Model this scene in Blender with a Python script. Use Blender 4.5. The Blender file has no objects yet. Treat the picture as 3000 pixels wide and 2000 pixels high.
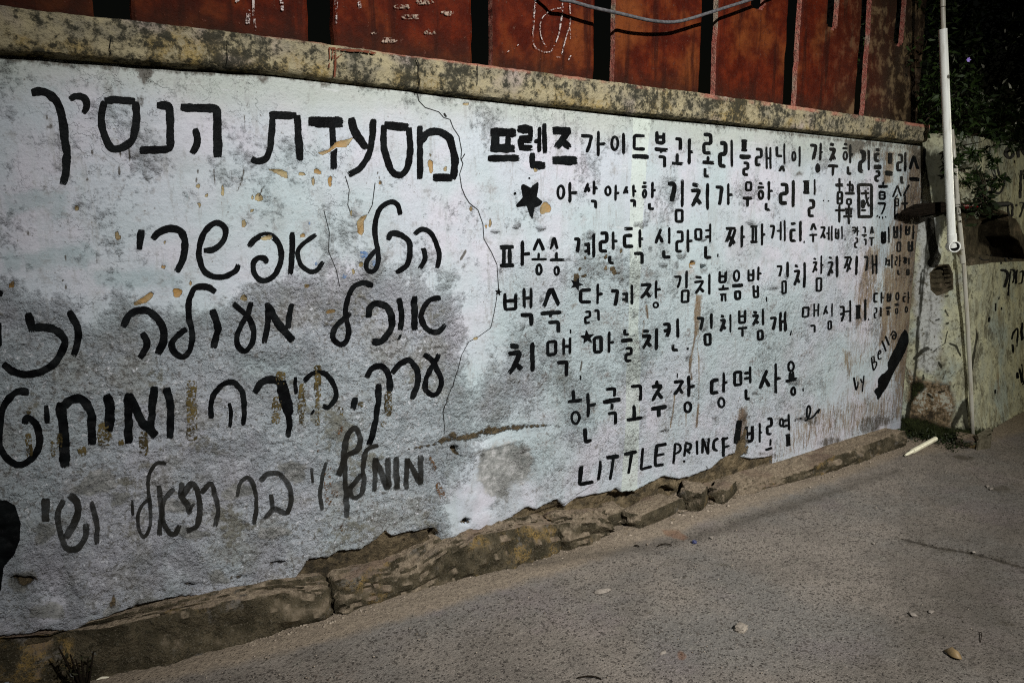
import bpy, bmesh, math, random
import numpy as np
from mathutils import Vector

random.seed(7)
rng = np.random.default_rng(11)
SC = bpy.context.scene
COL = SC.collection

# ------------------------------------------------------------------ camera
FPX, CX, CY = 2167.0, 1500.0, 1000.0          # focal length and centre in photo pixels
PITCH, HEAD, EYE = math.radians(9.1748), math.radians(55.7176), 1.6
cam_d = bpy.data.cameras.new('camera')
cam_d.sensor_width = 36.0
cam_d.lens = 36.0 * FPX / 3000.0
cam_d.clip_start = 0.05
cam_d.clip_end = 500.0
cam = bpy.data.objects.new('camera', cam_d)
COL.objects.link(cam)
cam.location = (0, 0, EYE)
cam.rotation_euler = (math.radians(90) - PITCH, 0, HEAD - math.radians(90))
SC.camera = cam

# ------------------------------------------------------------------ night sky, street lamps, exposure
W = bpy.data.worlds.new('World')
SC.world = W
W.use_nodes = True
wn = W.node_tree
sky = wn.nodes.new('ShaderNodeTexSky')
sky.sky_type = 'NISHITA'
sky.sun_disc = False
sky.sun_elevation = math.radians(1.0)
sky.sun_rotation = math.radians(200)
bg = wn.nodes['Background']
bg.inputs['Strength'].default_value = 0.0022
wn.links.new(sky.outputs[0], bg.inputs['Color'])


def street_lamp(name, loc, aim, watts, colour, cone, radius):
    d = bpy.data.lights.new(name, 'SPOT')
    d.energy = watts
    d.color = colour
    d.spot_size = math.radians(cone)
    d.spot_blend = 1.0
    d.shadow_soft_size = radius
    o = bpy.data.objects.new(name, d)
    COL.objects.link(o)
    o.location = loc
    o.rotation_euler = (Vector(aim) - Vector(loc)).to_track_quat('-Z', 'Y').to_euler()
    return o


street_lamp('street_light', (1.5, -3.4, 5.0), (2.75, 2.8, 1.30), 4050, (1.0, 0.975, 0.94), 57, 0.09)
street_lamp('far_street_light', (10.2, -0.45, 2.75), (5.6, 2.7, 0.8), 430, (1.0, 0.92, 0.72), 52, 0.30)

SC.view_settings.view_transform = 'Standard'
SC.view_settings.look = 'None'
SC.view_settings.exposure = 0.0
SC.view_settings.gamma = 1.0
SC.cycles.use_denoising = False
SC.cycles.filter_width = 1.1
SC.cycles.max_bounces = 5
SC.cycles.transparent_max_bounces = 24

# ------------------------------------------------------------------ photo <-> place helpers
_sa, _ca, _sp, _cp = math.sin(HEAD), math.cos(HEAD), math.sin(PITCH), math.cos(PITCH)


def ray(x, y):
    R = (np.asarray(x, float) - CX) / FPX
    U = -(np.asarray(y, float) - CY) / FPX
    F = _cp + _sp * U
    Z = -_sp + _cp * U
    return R * _sa + F * _ca, F * _sa - R * _ca, Z


def on_wall(x, y, D):
    """point of the vertical plane Y = D seen at photo pixel x, y"""
    X, Y, Z = ray(x, y)
    s = D / Y
    return X * s, Z * s + EYE


def on_ground(x, y, z=0.0):
    X, Y, Z = ray(x, y)
    s = (z - EYE) / Z
    return X * s, Y * s


def to_px(X, Y, Z):
    F = X * _ca + Y * _sa
    R = X * _sa - Y * _ca
    Zc = Z - EYE
    fw = F * _cp - Zc * _sp
    up = F * _sp + Zc * _cp
    return CX + FPX * R / fw, CY - FPX * up / fw


def vnoise(x, y, seed=0):
    x = np.asarray(x, float); y = np.asarray(y, float)
    xi = np.floor(x).astype(np.int64); yi = np.floor(y).astype(np.int64)
    fx = x - xi; fy = y - yi
    fx = fx * fx * (3 - 2 * fx); fy = fy * fy * (3 - 2 * fy)

    def h(a, b):
        n = (a * 374761393 + b * 668265263 + seed * 982451653) & 0x7fffffff
        n = ((n ^ (n >> 13)) * 1274126177) & 0x7fffffff
        n = n ^ (n >> 16)
        return (n & 0xffff) / 65535.0
    return ((h(xi, yi) * (1 - fx) + h(xi + 1, yi) * fx) * (1 - fy)
            + (h(xi, yi + 1) * (1 - fx) + h(xi + 1, yi + 1) * fx) * fy)


def fbm(x, y, sc, octv=4, seed=0, gain=0.5):
    t = 0; a = 1.0; s = 0
    for k in range(octv):
        t = t + a * vnoise(np.asarray(x) * sc, np.asarray(y) * sc, seed + 17 * k)
        s += a; a *= gain; sc *= 2.03
    return t / s


def sstep(a, b, x):
    t = np.clip((x - a) / (b - a), 0, 1)
    return t * t * (3 - 2 * t)


# ------------------------------------------------------------------ object helpers
def tag(o, label=None, cat=None, group=None, kind=None):
    if label: o['label'] = label
    if cat: o['category'] = cat
    if group: o['group'] = group
    if kind: o['kind'] = kind
    return o


def link(o, parent=None):
    COL.objects.link(o)
    if parent is not None:
        o.parent = parent
    return o


def thing(name, loc, label, cat, group=None):
    o = bpy.data.objects.new(name, None)
    o.empty_display_size = 0.1
    o.location = loc
    link(o)
    return tag(o, label, cat, group)


def mesh_obj(name, verts, faces, mats, parent=None, origin=None, smooth=False, attrs=None, mat_idx=None, label=None):
    """verts in world metres; the object's origin goes to `origin` (or its parent's place)"""
    verts = np.asarray(verts, float)
    if origin is None:
        origin = (0, 0, 0)
        if parent is None:
            origin = (verts[:, 0].mean(), verts[:, 1].mean(), verts[:, 2].min())
    org = np.array(origin, float)
    par = np.array([0, 0, 0.0])
    if parent is not None:
        q = parent
        while q is not None:
            par = par + np.array(q.location); q = q.parent
        org = par
    me = bpy.data.meshes.new(name)
    v = verts - org
    if isinstance(faces, np.ndarray) and faces.ndim == 2:
        k = faces.shape[1]
        nf = len(faces)
        me.vertices.add(len(v)); me.vertices.foreach_set('co', v.astype(np.float32).ravel())
        me.loops.add(nf * k); me.loops.foreach_set('vertex_index', faces.astype(np.int32).ravel())
        me.polygons.add(nf)
        me.polygons.foreach_set('loop_start', np.arange(0, nf * k, k, dtype=np.int32))
        me.polygons.foreach_set('loop_total', np.full(nf, k, dtype=np.int32))
        me.update(calc_edges=True)
    else:
        me.from_pydata(v.tolist(), [], [list(map(int, f)) for f in faces])
    if smooth:
        me.polygons.foreach_set('use_smooth', np.ones(len(me.polygons), dtype=bool))
    for m in (mats if isinstance(mats, (list, tuple)) else [mats]):
        me.materials.append(m)
    if mat_idx is not None:
        me.polygons.foreach_set('material_index', np.asarray(mat_idx, dtype=np.int32))
    for k, val in (attrs or {}).items():
        val = np.asarray(val, np.float32)
        if val.ndim == 1:
            a = me.attributes.new(k, 'FLOAT', 'POINT'); a.data.foreach_set('value', val)
        else:
            full = np.ones((len(val), 4), np.float32); full[:, :3] = val
            a = me.attributes.new(k, 'FLOAT_COLOR', 'POINT'); a.data.foreach_set('color', full.ravel())
    me.validate()
    me.update()
    o = bpy.data.objects.new(name, me)
    link(o, parent)
    if parent is None:
        o.location = origin
    if label: o['label'] = label
    return o


def grid_faces(n, m):
    i, j = np.meshgrid(np.arange(n - 1), np.arange(m - 1), indexing='ij')
    a = (i * m + j).ravel()
    return np.stack([a, a + m, a + m + 1, a + 1], 1)


class Acc:
    """collects shapes of ONE part into one mesh"""
    def __init__(s):
        s.v = []; s.f = []; s.n = 0; s.mi = []

    def add(s, v, f, mi=0):
        s.v.append(np.asarray(v, float))
        s.f += [[int(i) + s.n for i in q] for q in f]
        s.mi += [mi] * len(f)
        s.n += len(v)

    def tube(s, pts, rad, seg=14, caps=True, mi=0):
        pts = [Vector(p) for p in pts]
        n = len(pts)
        rad = [rad] * n if np.isscalar(rad) else list(rad)
        vs = []; fs = []
        up = Vector((0.31, 0.17, 0.93))
        prev = None
        for i, p in enumerate(pts):
            t = (pts[min(i + 1, n - 1)] - pts[max(i - 1, 0)])
            t = t.normalized() if t.length > 1e-9 else Vector((0, 0, 1))
            if prev is None:
                a = t.cross(up)
                if a.length < 1e-3: a = t.cross(Vector((1, 0, 0)))
            else:
                a = prev - t * prev.dot(t)
            a.normalize(); prev = a
            b = t.cross(a)
            for k in range(seg):
                th = 2 * math.pi * k / seg
                vs.append(p + a * (rad[i] * math.cos(th)) + b * (rad[i] * math.sin(th)))
        for i in range(n - 1):
            for k in range(seg):
                k2 = (k + 1) % seg
                fs.append((i * seg + k, i * seg + k2, (i + 1) * seg + k2, (i + 1) * seg + k))
        if caps:
            fs.append(tuple(range(seg - 1, -1, -1)))
            fs.append(tuple((n - 1) * seg + k for k in range(seg)))
        s.add([tuple(v) for v in vs], fs, mi)

    def obj(s, name, mats, parent=None, smooth=True, **kw):
        return mesh_obj(name, np.concatenate(s.v), s.f, mats, parent, smooth=smooth, mat_idx=s.mi, **kw)


def smooth_flat_caps(o, ang=40):
    o.data.set_sharp_from_angle(angle=math.radians(ang))


# ------------------------------------------------------------------ node helpers
class NT:
    def __init__(s, name):
        s.m = bpy.data.materials.new(name)
        s.m.use_nodes = True
        s.t = s.m.node_tree
        s.b = s.t.nodes['Principled BSDF']
        s.out = s.t.nodes['Material Output']
        s.P = s.n('ShaderNodeNewGeometry').outputs['Position']

    def n(s, typ, **pr):
        nd = s.t.nodes.new(typ)
        for k, v in pr.items(): setattr(nd, k, v)
        return nd

    def put(s, sock, v):
        if v is None: return
        if isinstance(v, bpy.types.NodeSocket): s.t.links.new(v, sock)
        elif isinstance(v, (tuple, list)) and len(v) == 3 and sock.type == 'RGBA': sock.default_value = (*v, 1)
        else: sock.default_value = v

    def math(s, op, a, b=None, c=None, clamp=False):
        nd = s.n('ShaderNodeMath', operation=op, use_clamp=clamp)
        for i, v in enumerate((a, b, c)):
            if v is not None: s.put(nd.inputs[i], v)
        return nd.outputs[0]

    def add(s, a, b): return s.math('ADD', a, b)
    def mul(s, a, b): return s.math('MULTIPLY', a, b)
    def sub(s, a, b): return s.math('SUBTRACT', a, b)
    def mad(s, a, b, c): return s.math('MULTIPLY_ADD', a, b, c)

    def scale(s, v, xyz):
        nd = s.n('ShaderNodeVectorMath', operation='MULTIPLY')
        s.put(nd.inputs[0], v); nd.inputs[1].default_value = xyz
        return nd.outputs[0]

    def noise(s, sc, det=4, rough=0.55, vec=None, dist=0.0):
        nd = s.n('ShaderNodeTexNoise')
        s.put(nd.inputs['Vector'], vec or s.P)
        nd.inputs['Scale'].default_value = sc
        nd.inputs['Detail'].default_value = det
        nd.inputs['Roughness'].default_value = rough
        nd.inputs['Distortion'].default_value = dist
        return nd.outputs[0]

    def voro(s, sc, feat='F1', vec=None, out=0, rnd=1.0):
        nd = s.n('ShaderNodeTexVoronoi', feature=feat)
        s.put(nd.inputs['Vector'], vec or s.P)
        nd.inputs['Scale'].default_value = sc
        nd.inputs['Randomness'].default_value = rnd
        return nd.outputs[out]

    def step(s, v, a, b):
        nd = s.n('ShaderNodeMapRange', interpolation_type='SMOOTHSTEP')
        s.put(nd.inputs[0], v)
        s.put(nd.inputs[1], a); s.put(nd.inputs[2], b)
        return nd.outputs[0]

    def mix(s, f, a, b, mode='MIX'):
        nd = s.n('ShaderNodeMix', data_type='RGBA', blend_type=mode)
        s.put(nd.inputs[0], f); s.put(nd.inputs[6], a); s.put(nd.inputs[7], b)
        return nd.outputs[2]

    def ramp(s, v, *stops):
        nd = s.n('ShaderNodeValToRGB')
        e = nd.color_ramp.elements
        while len(e) < len(stops): e.new(0.5)
        for el, (p, c) in zip(e, stops):
            el.position = p; el.color = (*c, 1)
        s.put(nd.inputs[0], v)
        return nd.outputs[0]

    def attr(s, name):
        nd = s.n('ShaderNodeAttribute'); nd.attribute_name = name
        return nd.outputs['Fac']

    def rgb(s, name):
        nd = s.n('ShaderNodeAttribute'); nd.attribute_name = name
        sp = s.n('ShaderNodeSeparateColor')
        s.t.links.new(nd.outputs['Color'], sp.inputs[0])
        return sp.outputs[0], sp.outputs[1], sp.outputs[2]

    def mask(s, m, nz, amp=0.6, e=0.08):
        """ragged mask: attribute broken up by a noise"""
        return s.step(s.mad(s.sub(nz, 0.5), amp, m), 0.5 - e, 0.5 + e)

    def bump(s, h, dist, strength=1.0, nrm=None):
        nd = s.n('ShaderNodeBump')
        nd.inputs['Distance'].default_value = dist
        nd.inputs['Strength'].default_value = strength
        s.put(nd.inputs['Height'], h)
        if nrm: s.put(nd.inputs['Normal'], nrm)
        return nd.outputs[0]

    def normal_z(s):
        g = s.n('ShaderNodeNewGeometry')
        sp = s.n('ShaderNodeSeparateXYZ')
        s.t.links.new(g.outputs['Normal'], sp.inputs[0])
        return sp.outputs[2]

    def xyz(s):
        sp = s.n('ShaderNodeSeparateXYZ'); s.t.links.new(s.P, sp.inputs[0]); return sp.outputs

    def done(s, col=None, rough=None, normal=None, alpha=None, spec=None):
        s.put(s.b.inputs['Base Color'], col)
        s.put(s.b.inputs['Roughness'], rough)
        s.put(s.b.inputs['Normal'], normal)
        s.put(s.b.inputs['Alpha'], alpha)
        s.put(s.b.inputs['Specular IOR Level'], spec)
        return s.m


# ------------------------------------------------------------------ materials
def mat_white_wall():
    s = NT('worn_white_paint')
    chip, rough, brown = s.rgb('mA')
    base, grey, dirt = s.rgb('mB')
    stripe, blue, tone = s.rgb('mC')
    n1 = s.noise(1.3, 3); n3 = s.noise(4.5, 4, 0.6); n12 = s.noise(14, 5, 0.6)
    n40 = s.noise(42, 6, 0.68); n110 = s.noise(110, 5, 0.7)
    st = s.noise(1.0, 5, 0.6, s.scale(s.P, (16, 1, 1.1)))          # vertical run marks
    c = s.mix(s.step(n3, 0.40, 0.62), (0.355, 0.390, 0.432), (0.395, 0.397, 0.445))
    c = s.mix(s.step(n1, 0.42, 0.60), c, (0.325, 0.388, 0.410))
    c = s.mix(s.mul(s.step(st, 0.50, 0.68), 0.35), c, (0.28, 0.325, 0.33))
    c = s.mix(s.step(n110, 0.58, 0.74), c, (0.27, 0.27, 0.285))
    c = s.mix(s.mul(s.step(n12, 0.56, 0.75), 0.6), c, (0.275, 0.285, 0.30))
    zz_ = s.xyz()[2]
    c = s.mix(s.mul(s.step(s.mad(s.sub(s.noise(3, 4), .5), 0.22, zz_), 1.93, 2.10), 0.75), c, (0.285, 0.315, 0.275))
    c = s.mix(s.mul(s.step(s.noise(75, 3, 0.5), 0.69, 0.75), 0.85), c, (0.13, 0.12, 0.11))
    sm = s.noise(2.7, 6, 0.68, None, 0.6)
    c = s.mix(s.mul(s.step(sm, 0.53, 0.66), 0.34), c, (0.215, 0.235, 0.235))
    c = s.mix(s.mul(s.step(s.noise(1.0, 6, 0.7, s.scale(s.P, (34, 8, 5))), 0.56, 0.66), 0.45), c, (0.22, 0.225, 0.225))
    c = s.mix(s.mul(s.step(s.noise(1.0, 5, 0.7, s.scale(s.P, (6, 6, 60))), 0.60, 0.68), 0.35), c, (0.45, 0.465, 0.49))
    bl = s.mask(blue, s.noise(16, 6, 0.7), 1.5, 0.35)
    c = s.mix(s.mul(bl, 0.55), c, (0.20, 0.27, 0.285))
    strp = s.mask(stripe, n40, 0.25, 0.10)
    c = s.mix(s.mul(strp, 0.62), c, (0.42, 0.475, 0.43))
    # gritty bare plaster where the paint skin has come away
    nq = s.noise(58, 5, 0.62); nw = s.noise(5.5, 4, 0.6)
    grc = s.mix(s.step(n12, 0.38, 0.62), (0.325, 0.345, 0.385), (0.385, 0.405, 0.45))
    grc = s.mix(0.60, grc, c)
    grc = s.mix(s.mul(s.step(nw, 0.50, 0.66), 0.40), grc, (0.20, 0.19, 0.15))
    grc = s.mix(s.mul(s.step(s.mad(s.sub(nw, .5), .35, nq), 0.545, 0.635), 0.78), grc, (0.125, 0.122, 0.112))
    grc = s.mix(s.mul(s.step(n110, 0.57, 0.67), 0.75), grc, (0.130, 0.125, 0.120))
    grc = s.mix(s.step(s.mad(s.sub(n110, .5), .5, s.noise(48, 5, .65)), 0.60, 0.66), grc, (0.58, 0.60, 0.64))
    grc = s.mix(s.mul(s.step(s.mad(s.sub(n40, .5), .5, s.noise(4.2, 4)), 0.585, 0.66), 0.7), grc, (0.115, 0.105, 0.065))
    rg = s.mul(s.mask(rough, s.mad(s.sub(n40, .5), .9, s.mad(s.sub(nw, .5), 1.5, .5)), 1.0, 0.42), 0.95)
    c = s.mix(rg, c, grc)
    sparse = s.mul(s.step(s.mad(s.sub(n12, .5), .7, nq), 0.60, 0.68), s.mad(tone, 0.45, 0.35))
    c = s.mix(sparse, c, (0.155, 0.150, 0.145))
    # grey mortar patches
    gm = s.mul(s.mask(grey, s.mad(s.sub(n12, .5), .8, n40), 1.2, 0.22), 0.9)
    c = s.mix(gm, c, s.ramp(s.mad(s.sub(n12, .5), .8, n40), (0.30, (0.085, 0.088, 0.082)), (0.52, (0.20, 0.205, 0.195)), (0.72, (0.40, 0.40, 0.40))))
    # ochre chips of the older coat
    cm = s.mask(chip, s.mad(s.sub(n110, .5), .6, n40), 1.0, 0.08)
    cc = s.ramp(s.noise(9, 3), (0.35, (0.26, 0.150, 0.045)), (0.5, (0.20, 0.155, 0.08)), (0.65, (0.30, 0.245, 0.125)))
    c = s.mix(cm, c, s.mix(s.step(n40, .5, .7), cc, (0.22, 0.16, 0.09)))
    # rust and mud run-off
    bm = s.mask(s.mul(brown, 0.86), s.mad(s.sub(n110, .5), .7, s.noise(1.0, 7, 0.75, s.scale(s.P, (48, 10, 10)))), 1.5, 0.18)
    bc = s.ramp(s.noise(1.0, 7, 0.7, s.scale(s.P, (30, 9, 7))), (0.36, (0.035, 0.021, 0.011)), (0.48, (0.105, 0.060, 0.022)), (0.60, (0.155, 0.115, 0.062)))
    c = s.mix(s.mul(bm, 0.92), c, s.mix(s.step(n110, 0.50, 0.66), bc, (0.20, 0.185, 0.16)))
    # bare earthy render near the foot
    eb = s.mask(base, s.mad(s.sub(n12, .5), .7, n40), 0.9, 0.07)
    c = s.mix(eb, c, s.ramp(s.mad(s.sub(n40, .5), .7, n12), (0.32, (0.028, 0.022, 0.012)), (0.5, (0.085, 0.064, 0.034)), (0.68, (0.17, 0.13, 0.075))))
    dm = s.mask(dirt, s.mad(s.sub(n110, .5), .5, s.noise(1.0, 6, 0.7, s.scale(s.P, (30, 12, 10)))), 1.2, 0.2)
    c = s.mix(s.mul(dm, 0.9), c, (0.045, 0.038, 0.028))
    trow = s.noise(1.0, 4, 0.6, s.scale(s.P, (5, 5, 34)))
    h = s.add(s.mul(n40, 0.55), s.add(s.mul(n110, 0.32), s.add(s.mul(s.noise(18, 3), 0.5), s.mul(trow, 0.22))))
    amp = s.add(0.45, s.add(s.mul(rg, 2.6), s.add(s.mul(eb, 1.2), s.mul(tone, 1.5))))
    lay = s.noise(4.5, 6, 0.62, None, 0.3); lay2 = s.noise(8.5, 6, 0.66)
    skin = s.add(s.mul(s.step(lay, 0.500, 0.512), 0.50), s.add(s.mul(s.step(lay2, 0.575, 0.588), 0.42), s.mul(s.step(lay2, 0.42, 0.432), 0.30)))
    skin = s.mul(skin, s.step(s.add(s.noise(1.7, 3), s.mul(rough, 0.25)), 0.50, 0.66))
    h = s.add(s.mul(h, amp), s.mul(skin, s.mad(tone, 0.4, 0.40)))
    h = s.sub(h, s.mul(cm, 0.45))
    return s.done(c, s.mad(rg, 0.25, 0.52), s.bump(h, 0.015, 1.0), spec=0.30)


def mat_paint(name, col, col2, rough=0.42):
    s = NT(name)
    e = s.attr('edge'); wear = s.attr('wear'); fade = s.attr('fade')
    n = s.noise(120, 4, 0.7); n2 = s.noise(38, 5, 0.65); nb = s.noise(14, 3)
    a = s.sub(1.0, s.step(s.add(e, s.mad(s.sub(n, 0.5), 0.35, s.mul(s.sub(n2, 0.5), 0.55))), 0.90, 0.985))
    k = s.add(s.mul(n, 0.6), s.mul(n2, 0.4))
    thr = s.mad(wear, 0.36, 0.24)
    keep = s.step(k, s.sub(thr, 0.035), s.add(thr, 0.035))
    a = s.mul(a, keep)
    cb = s.n('ShaderNodeCombineXYZ')
    s.put(cb.inputs[0], s.mul(s.attr('bv'), 0.55)); s.put(cb.inputs[1], s.mul(s.attr('bt'), 0.045))
    streak = s.noise(1.0, 2, 0.6, cb.outputs[0])
    dry = s.mad(s.attr('endn'), 0.30, s.mad(s.noise(3.2, 3), 0.22, -0.11))
    a = s.mul(a, s.step(s.sub(streak, dry), 0.20, 0.27))
    a = s.mul(a, s.sub(1.0, s.mul(fade, s.mad(s.step(nb, 0.35, 0.7), 0.30, 0.16))))
    c = s.mix(s.step(nb, 0.4, 0.65), col, col2)
    c = s.mix(s.mul(fade, 0.6), c, (0.026, 0.025, 0.021))
    h = s.add(s.mul(n2, 0.6), s.mul(n, 0.3))
    return s.done(c, s.mad(n2, 0.3, rough - 0.1), s.bump(h, 0.008, 0.8), alpha=a, spec=0.03)


def mat_coping():
    s = NT('mouldy_coping')
    X = s.xyz()
    n2 = s.noise(2.2, 4, 0.6); n8 = s.noise(9, 6, 0.65); n35 = s.noise(38, 6, 0.7); n120 = s.noise(120, 4, 0.7)
    c = s.mix(s.step(n8, 0.38, 0.62), (0.275, 0.240, 0.150), (0.185, 0.168, 0.122))
    low = s.step(X[2], 2.225, 2.14)
    yl = s.mul(s.step(s.mad(low, 0.14, n2), 0.53, 0.68), s.step(s.mad(s.sub(n35, .5), .6, n8), 0.40, 0.62))
    c = s.mix(s.mul(yl, 0.75), c, (0.31, 0.22, 0.065))
    c = s.mix(s.step(s.noise(3.1, 3), 0.57, 0.70), c, (0.25, 0.21, 0.185))
    run = s.noise(1.0, 5, 0.6, s.scale(s.P, (7.5, 1, 1.2)))
    mould_dark = s.add(s.mul(run, 0.55), s.add(s.mul(n8, 0.30), s.mul(n35, 0.36)))
    c = s.mix(s.mul(s.step(n35, 0.50, 0.66), 0.7), c, (0.085, 0.076, 0.050))
    mould_dark = s.mad(s.sub(n120, .5), .30, s.mad(s.sub(n35, .5), .45, mould_dark))
    c = s.mix(s.mul(s.step(mould_dark, 0.53, 0.70), 0.93), c, (0.024, 0.024, 0.018))
    top = s.mul(s.step(s.mad(s.sub(n35, .5), 0.02, X[2]), 2.240, 2.252), s.step(s.noise(5, 3), 0.42, 0.58))
    c = s.mix(s.mul(top, 0.7), c, (0.34, 0.13, 0.09))
    h = s.add(s.mul(n8, 0.8), s.add(s.mul(n35, 0.7), s.mul(n120, 0.25)))
    return s.done(c, 0.8, s.bump(h, 0.016, 1.0), spec=0.06)


def mat_fence():
    s = NT('red_oxide_paint')
    X = s.xyz()
    n2 = s.noise(2.5, 4, 0.6); n9 = s.noise(10, 6, 0.65); n45 = s.noise(48, 6, 0.7); n140 = s.noise(140, 4, 0.7)
    run = s.noise(1.0, 5, 0.6, s.scale(s.P, (14, 1, 1.4)))
    c = s.mix(s.step(n9, 0.38, 0.64), (0.034, 0.0036, 0.0010), (0.072, 0.0095, 0.0024))
    c = s.mix(s.mul(s.step(n2, 0.50, 0.68), 0.75), c, (0.115, 0.033, 0.008))
    c = s.mix(s.mul(s.step(run, 0.50, 0.66), 0.85), c, (0.016, 0.0028, 0.0014))
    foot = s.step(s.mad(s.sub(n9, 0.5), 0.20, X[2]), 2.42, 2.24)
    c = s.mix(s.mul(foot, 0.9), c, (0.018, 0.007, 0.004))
    c = s.mix(s.step(s.mad(s.sub(n140, .5), .5, n45), 0.66, 0.71), c, (0.20, 0.11, 0.08))
    c = s.mix(s.mul(s.step(n45, .52, .66), .7), c, (0.035, 0.008, 0.004))
    far = s.step(s.mad(s.sub(n2, 0.5), 1.6, X[0]), 4.2, 5.3)       # last panels turn darker and browner
    c = s.mix(s.mul(far, 0.9), c, s.mix(s.step(n9, .48, .62), (0.016, 0.012, 0.007), (0.115, 0.085, 0.045)))
    h = s.add(s.mul(n9, 0.8), s.add(s.mul(n45, 0.6), s.mul(n140, 0.3)))
    return s.done(c, s.mad(n45, 0.35, 0.40), s.bump(h, 0.009, 1.0), spec=0.05)


def mat_fence_edge():
    s = NT('chipped_panel_edge')
    n30 = s.noise(34, 6, 0.7); n2 = s.noise(3.5, 3)
    c = s.mix(s.step(n30, 0.40, 0.6), (0.36, 0.105, 0.08), (0.42, 0.20, 0.15))
    c = s.mix(s.step(n2, 0.5, 0.6), c, (0.36, 0.29, 0.22))
    c = s.mix(s.step(n30, 0.60, 0.68), c, (0.10, 0.06, 0.05))
    return s.done(c, 0.8, s.bump(n30, 0.02, 0.9), spec=0.08)


def mat_mossy():
    s = NT('stained_yellow_wash')
    pale, mould_dark, brick = s.rgb('mA')
    moss, flake, wet = s.rgb('mB')
    n2 = s.noise(2.2, 4, 0.6); n8 = s.noise(8, 5, 0.65); n40 = s.noise(40, 6, 0.7); n120 = s.noise(120, 4, 0.7)
    run = s.mad(s.sub(n8, .5), .5, s.noise(1.0, 6, 0.68, s.scale(s.P, (11, 11, 3.2))))
    c = s.mix(s.step(n8, 0.36, 0.64), (0.42, 0.42, 0.285), (0.33, 0.345, 0.265))
    c = s.mix(s.step(n2, 0.50, 0.64), c, (0.30, 0.345, 0.305))
    c = s.mix(s.mul(s.step(run, 0.48, 0.64), 0.6), c, (0.165, 0.148, 0.085))
    c = s.mix(s.mul(s.step(s.noise(1.0, 4, 0.6, s.scale(s.P, (5, 5, 1.6))), 0.57, 0.72), 0.7), c, (0.16, 0.11, 0.055))
    pm = s.mask(pale, n8, 0.9, 0.2)
    c = s.mix(s.mul(pm, 0.85), c, s.mix(s.step(n40, .4, .65), (0.42, 0.44, 0.43), (0.32, 0.33, 0.32)))
    c = s.mix(s.mul(s.step(s.mad(s.sub(n120, .5), .7, n40), 0.55, 0.66), 0.8), c, (0.075, 0.068, 0.042))
    c = s.mix(s.mul(s.step(s.mad(s.sub(n40, .5), .5, s.noise(4.5, 5, .65)), 0.52, 0.66), 0.78), c, (0.085, 0.080, 0.055))
    fm = s.mask(flake, n8, 0.7, 0.2)
    fl = s.ramp(s.mad(s.sub(n40, .5), .9, n8), (0.38, (0.045, 0.036, 0.024)), (0.47, (0.14, 0.105, 0.06)), (0.54, (0.22, 0.16, 0.10)), (0.62, (0.33, 0.33, 0.27)))
    c = s.mix(fm, c, fl)
    km = s.mask(brick, n40, 0.35, 0.08)
    c = s.mix(km, c, s.ramp(s.mad(s.sub(n40, .5), .6, n8), (0.35, (0.022, 0.018, 0.011)), (0.55, (0.065, 0.055, 0.034)), (0.7, (0.14, 0.11, 0.075))))  # brick coloured extra dark, adding painted shade inside the recesses
    mm = s.mask(mould_dark, s.noise(1.0, 6, 0.7, s.scale(s.P, (26, 26, 9))), 0.9, 0.14)
    c = s.mix(s.mul(mm, 0.93), c, (0.017, 0.017, 0.011))
    gm = s.mask(moss, n40, 0.9, 0.15)
    c = s.mix(gm, c, s.mix(s.step(n120, .45, .6), (0.012, 0.014, 0.006), (0.030, 0.038, 0.012)))
    h = s.add(s.mul(n8, 0.8), s.add(s.mul(n40, 0.7), s.mul(n120, 0.25)))
    h = s.mul(h, s.add(0.7, s.add(fm, gm)))
    return s.done(c, 0.85, s.bump(h, 0.015, 1.0), spec=0.06)


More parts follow.
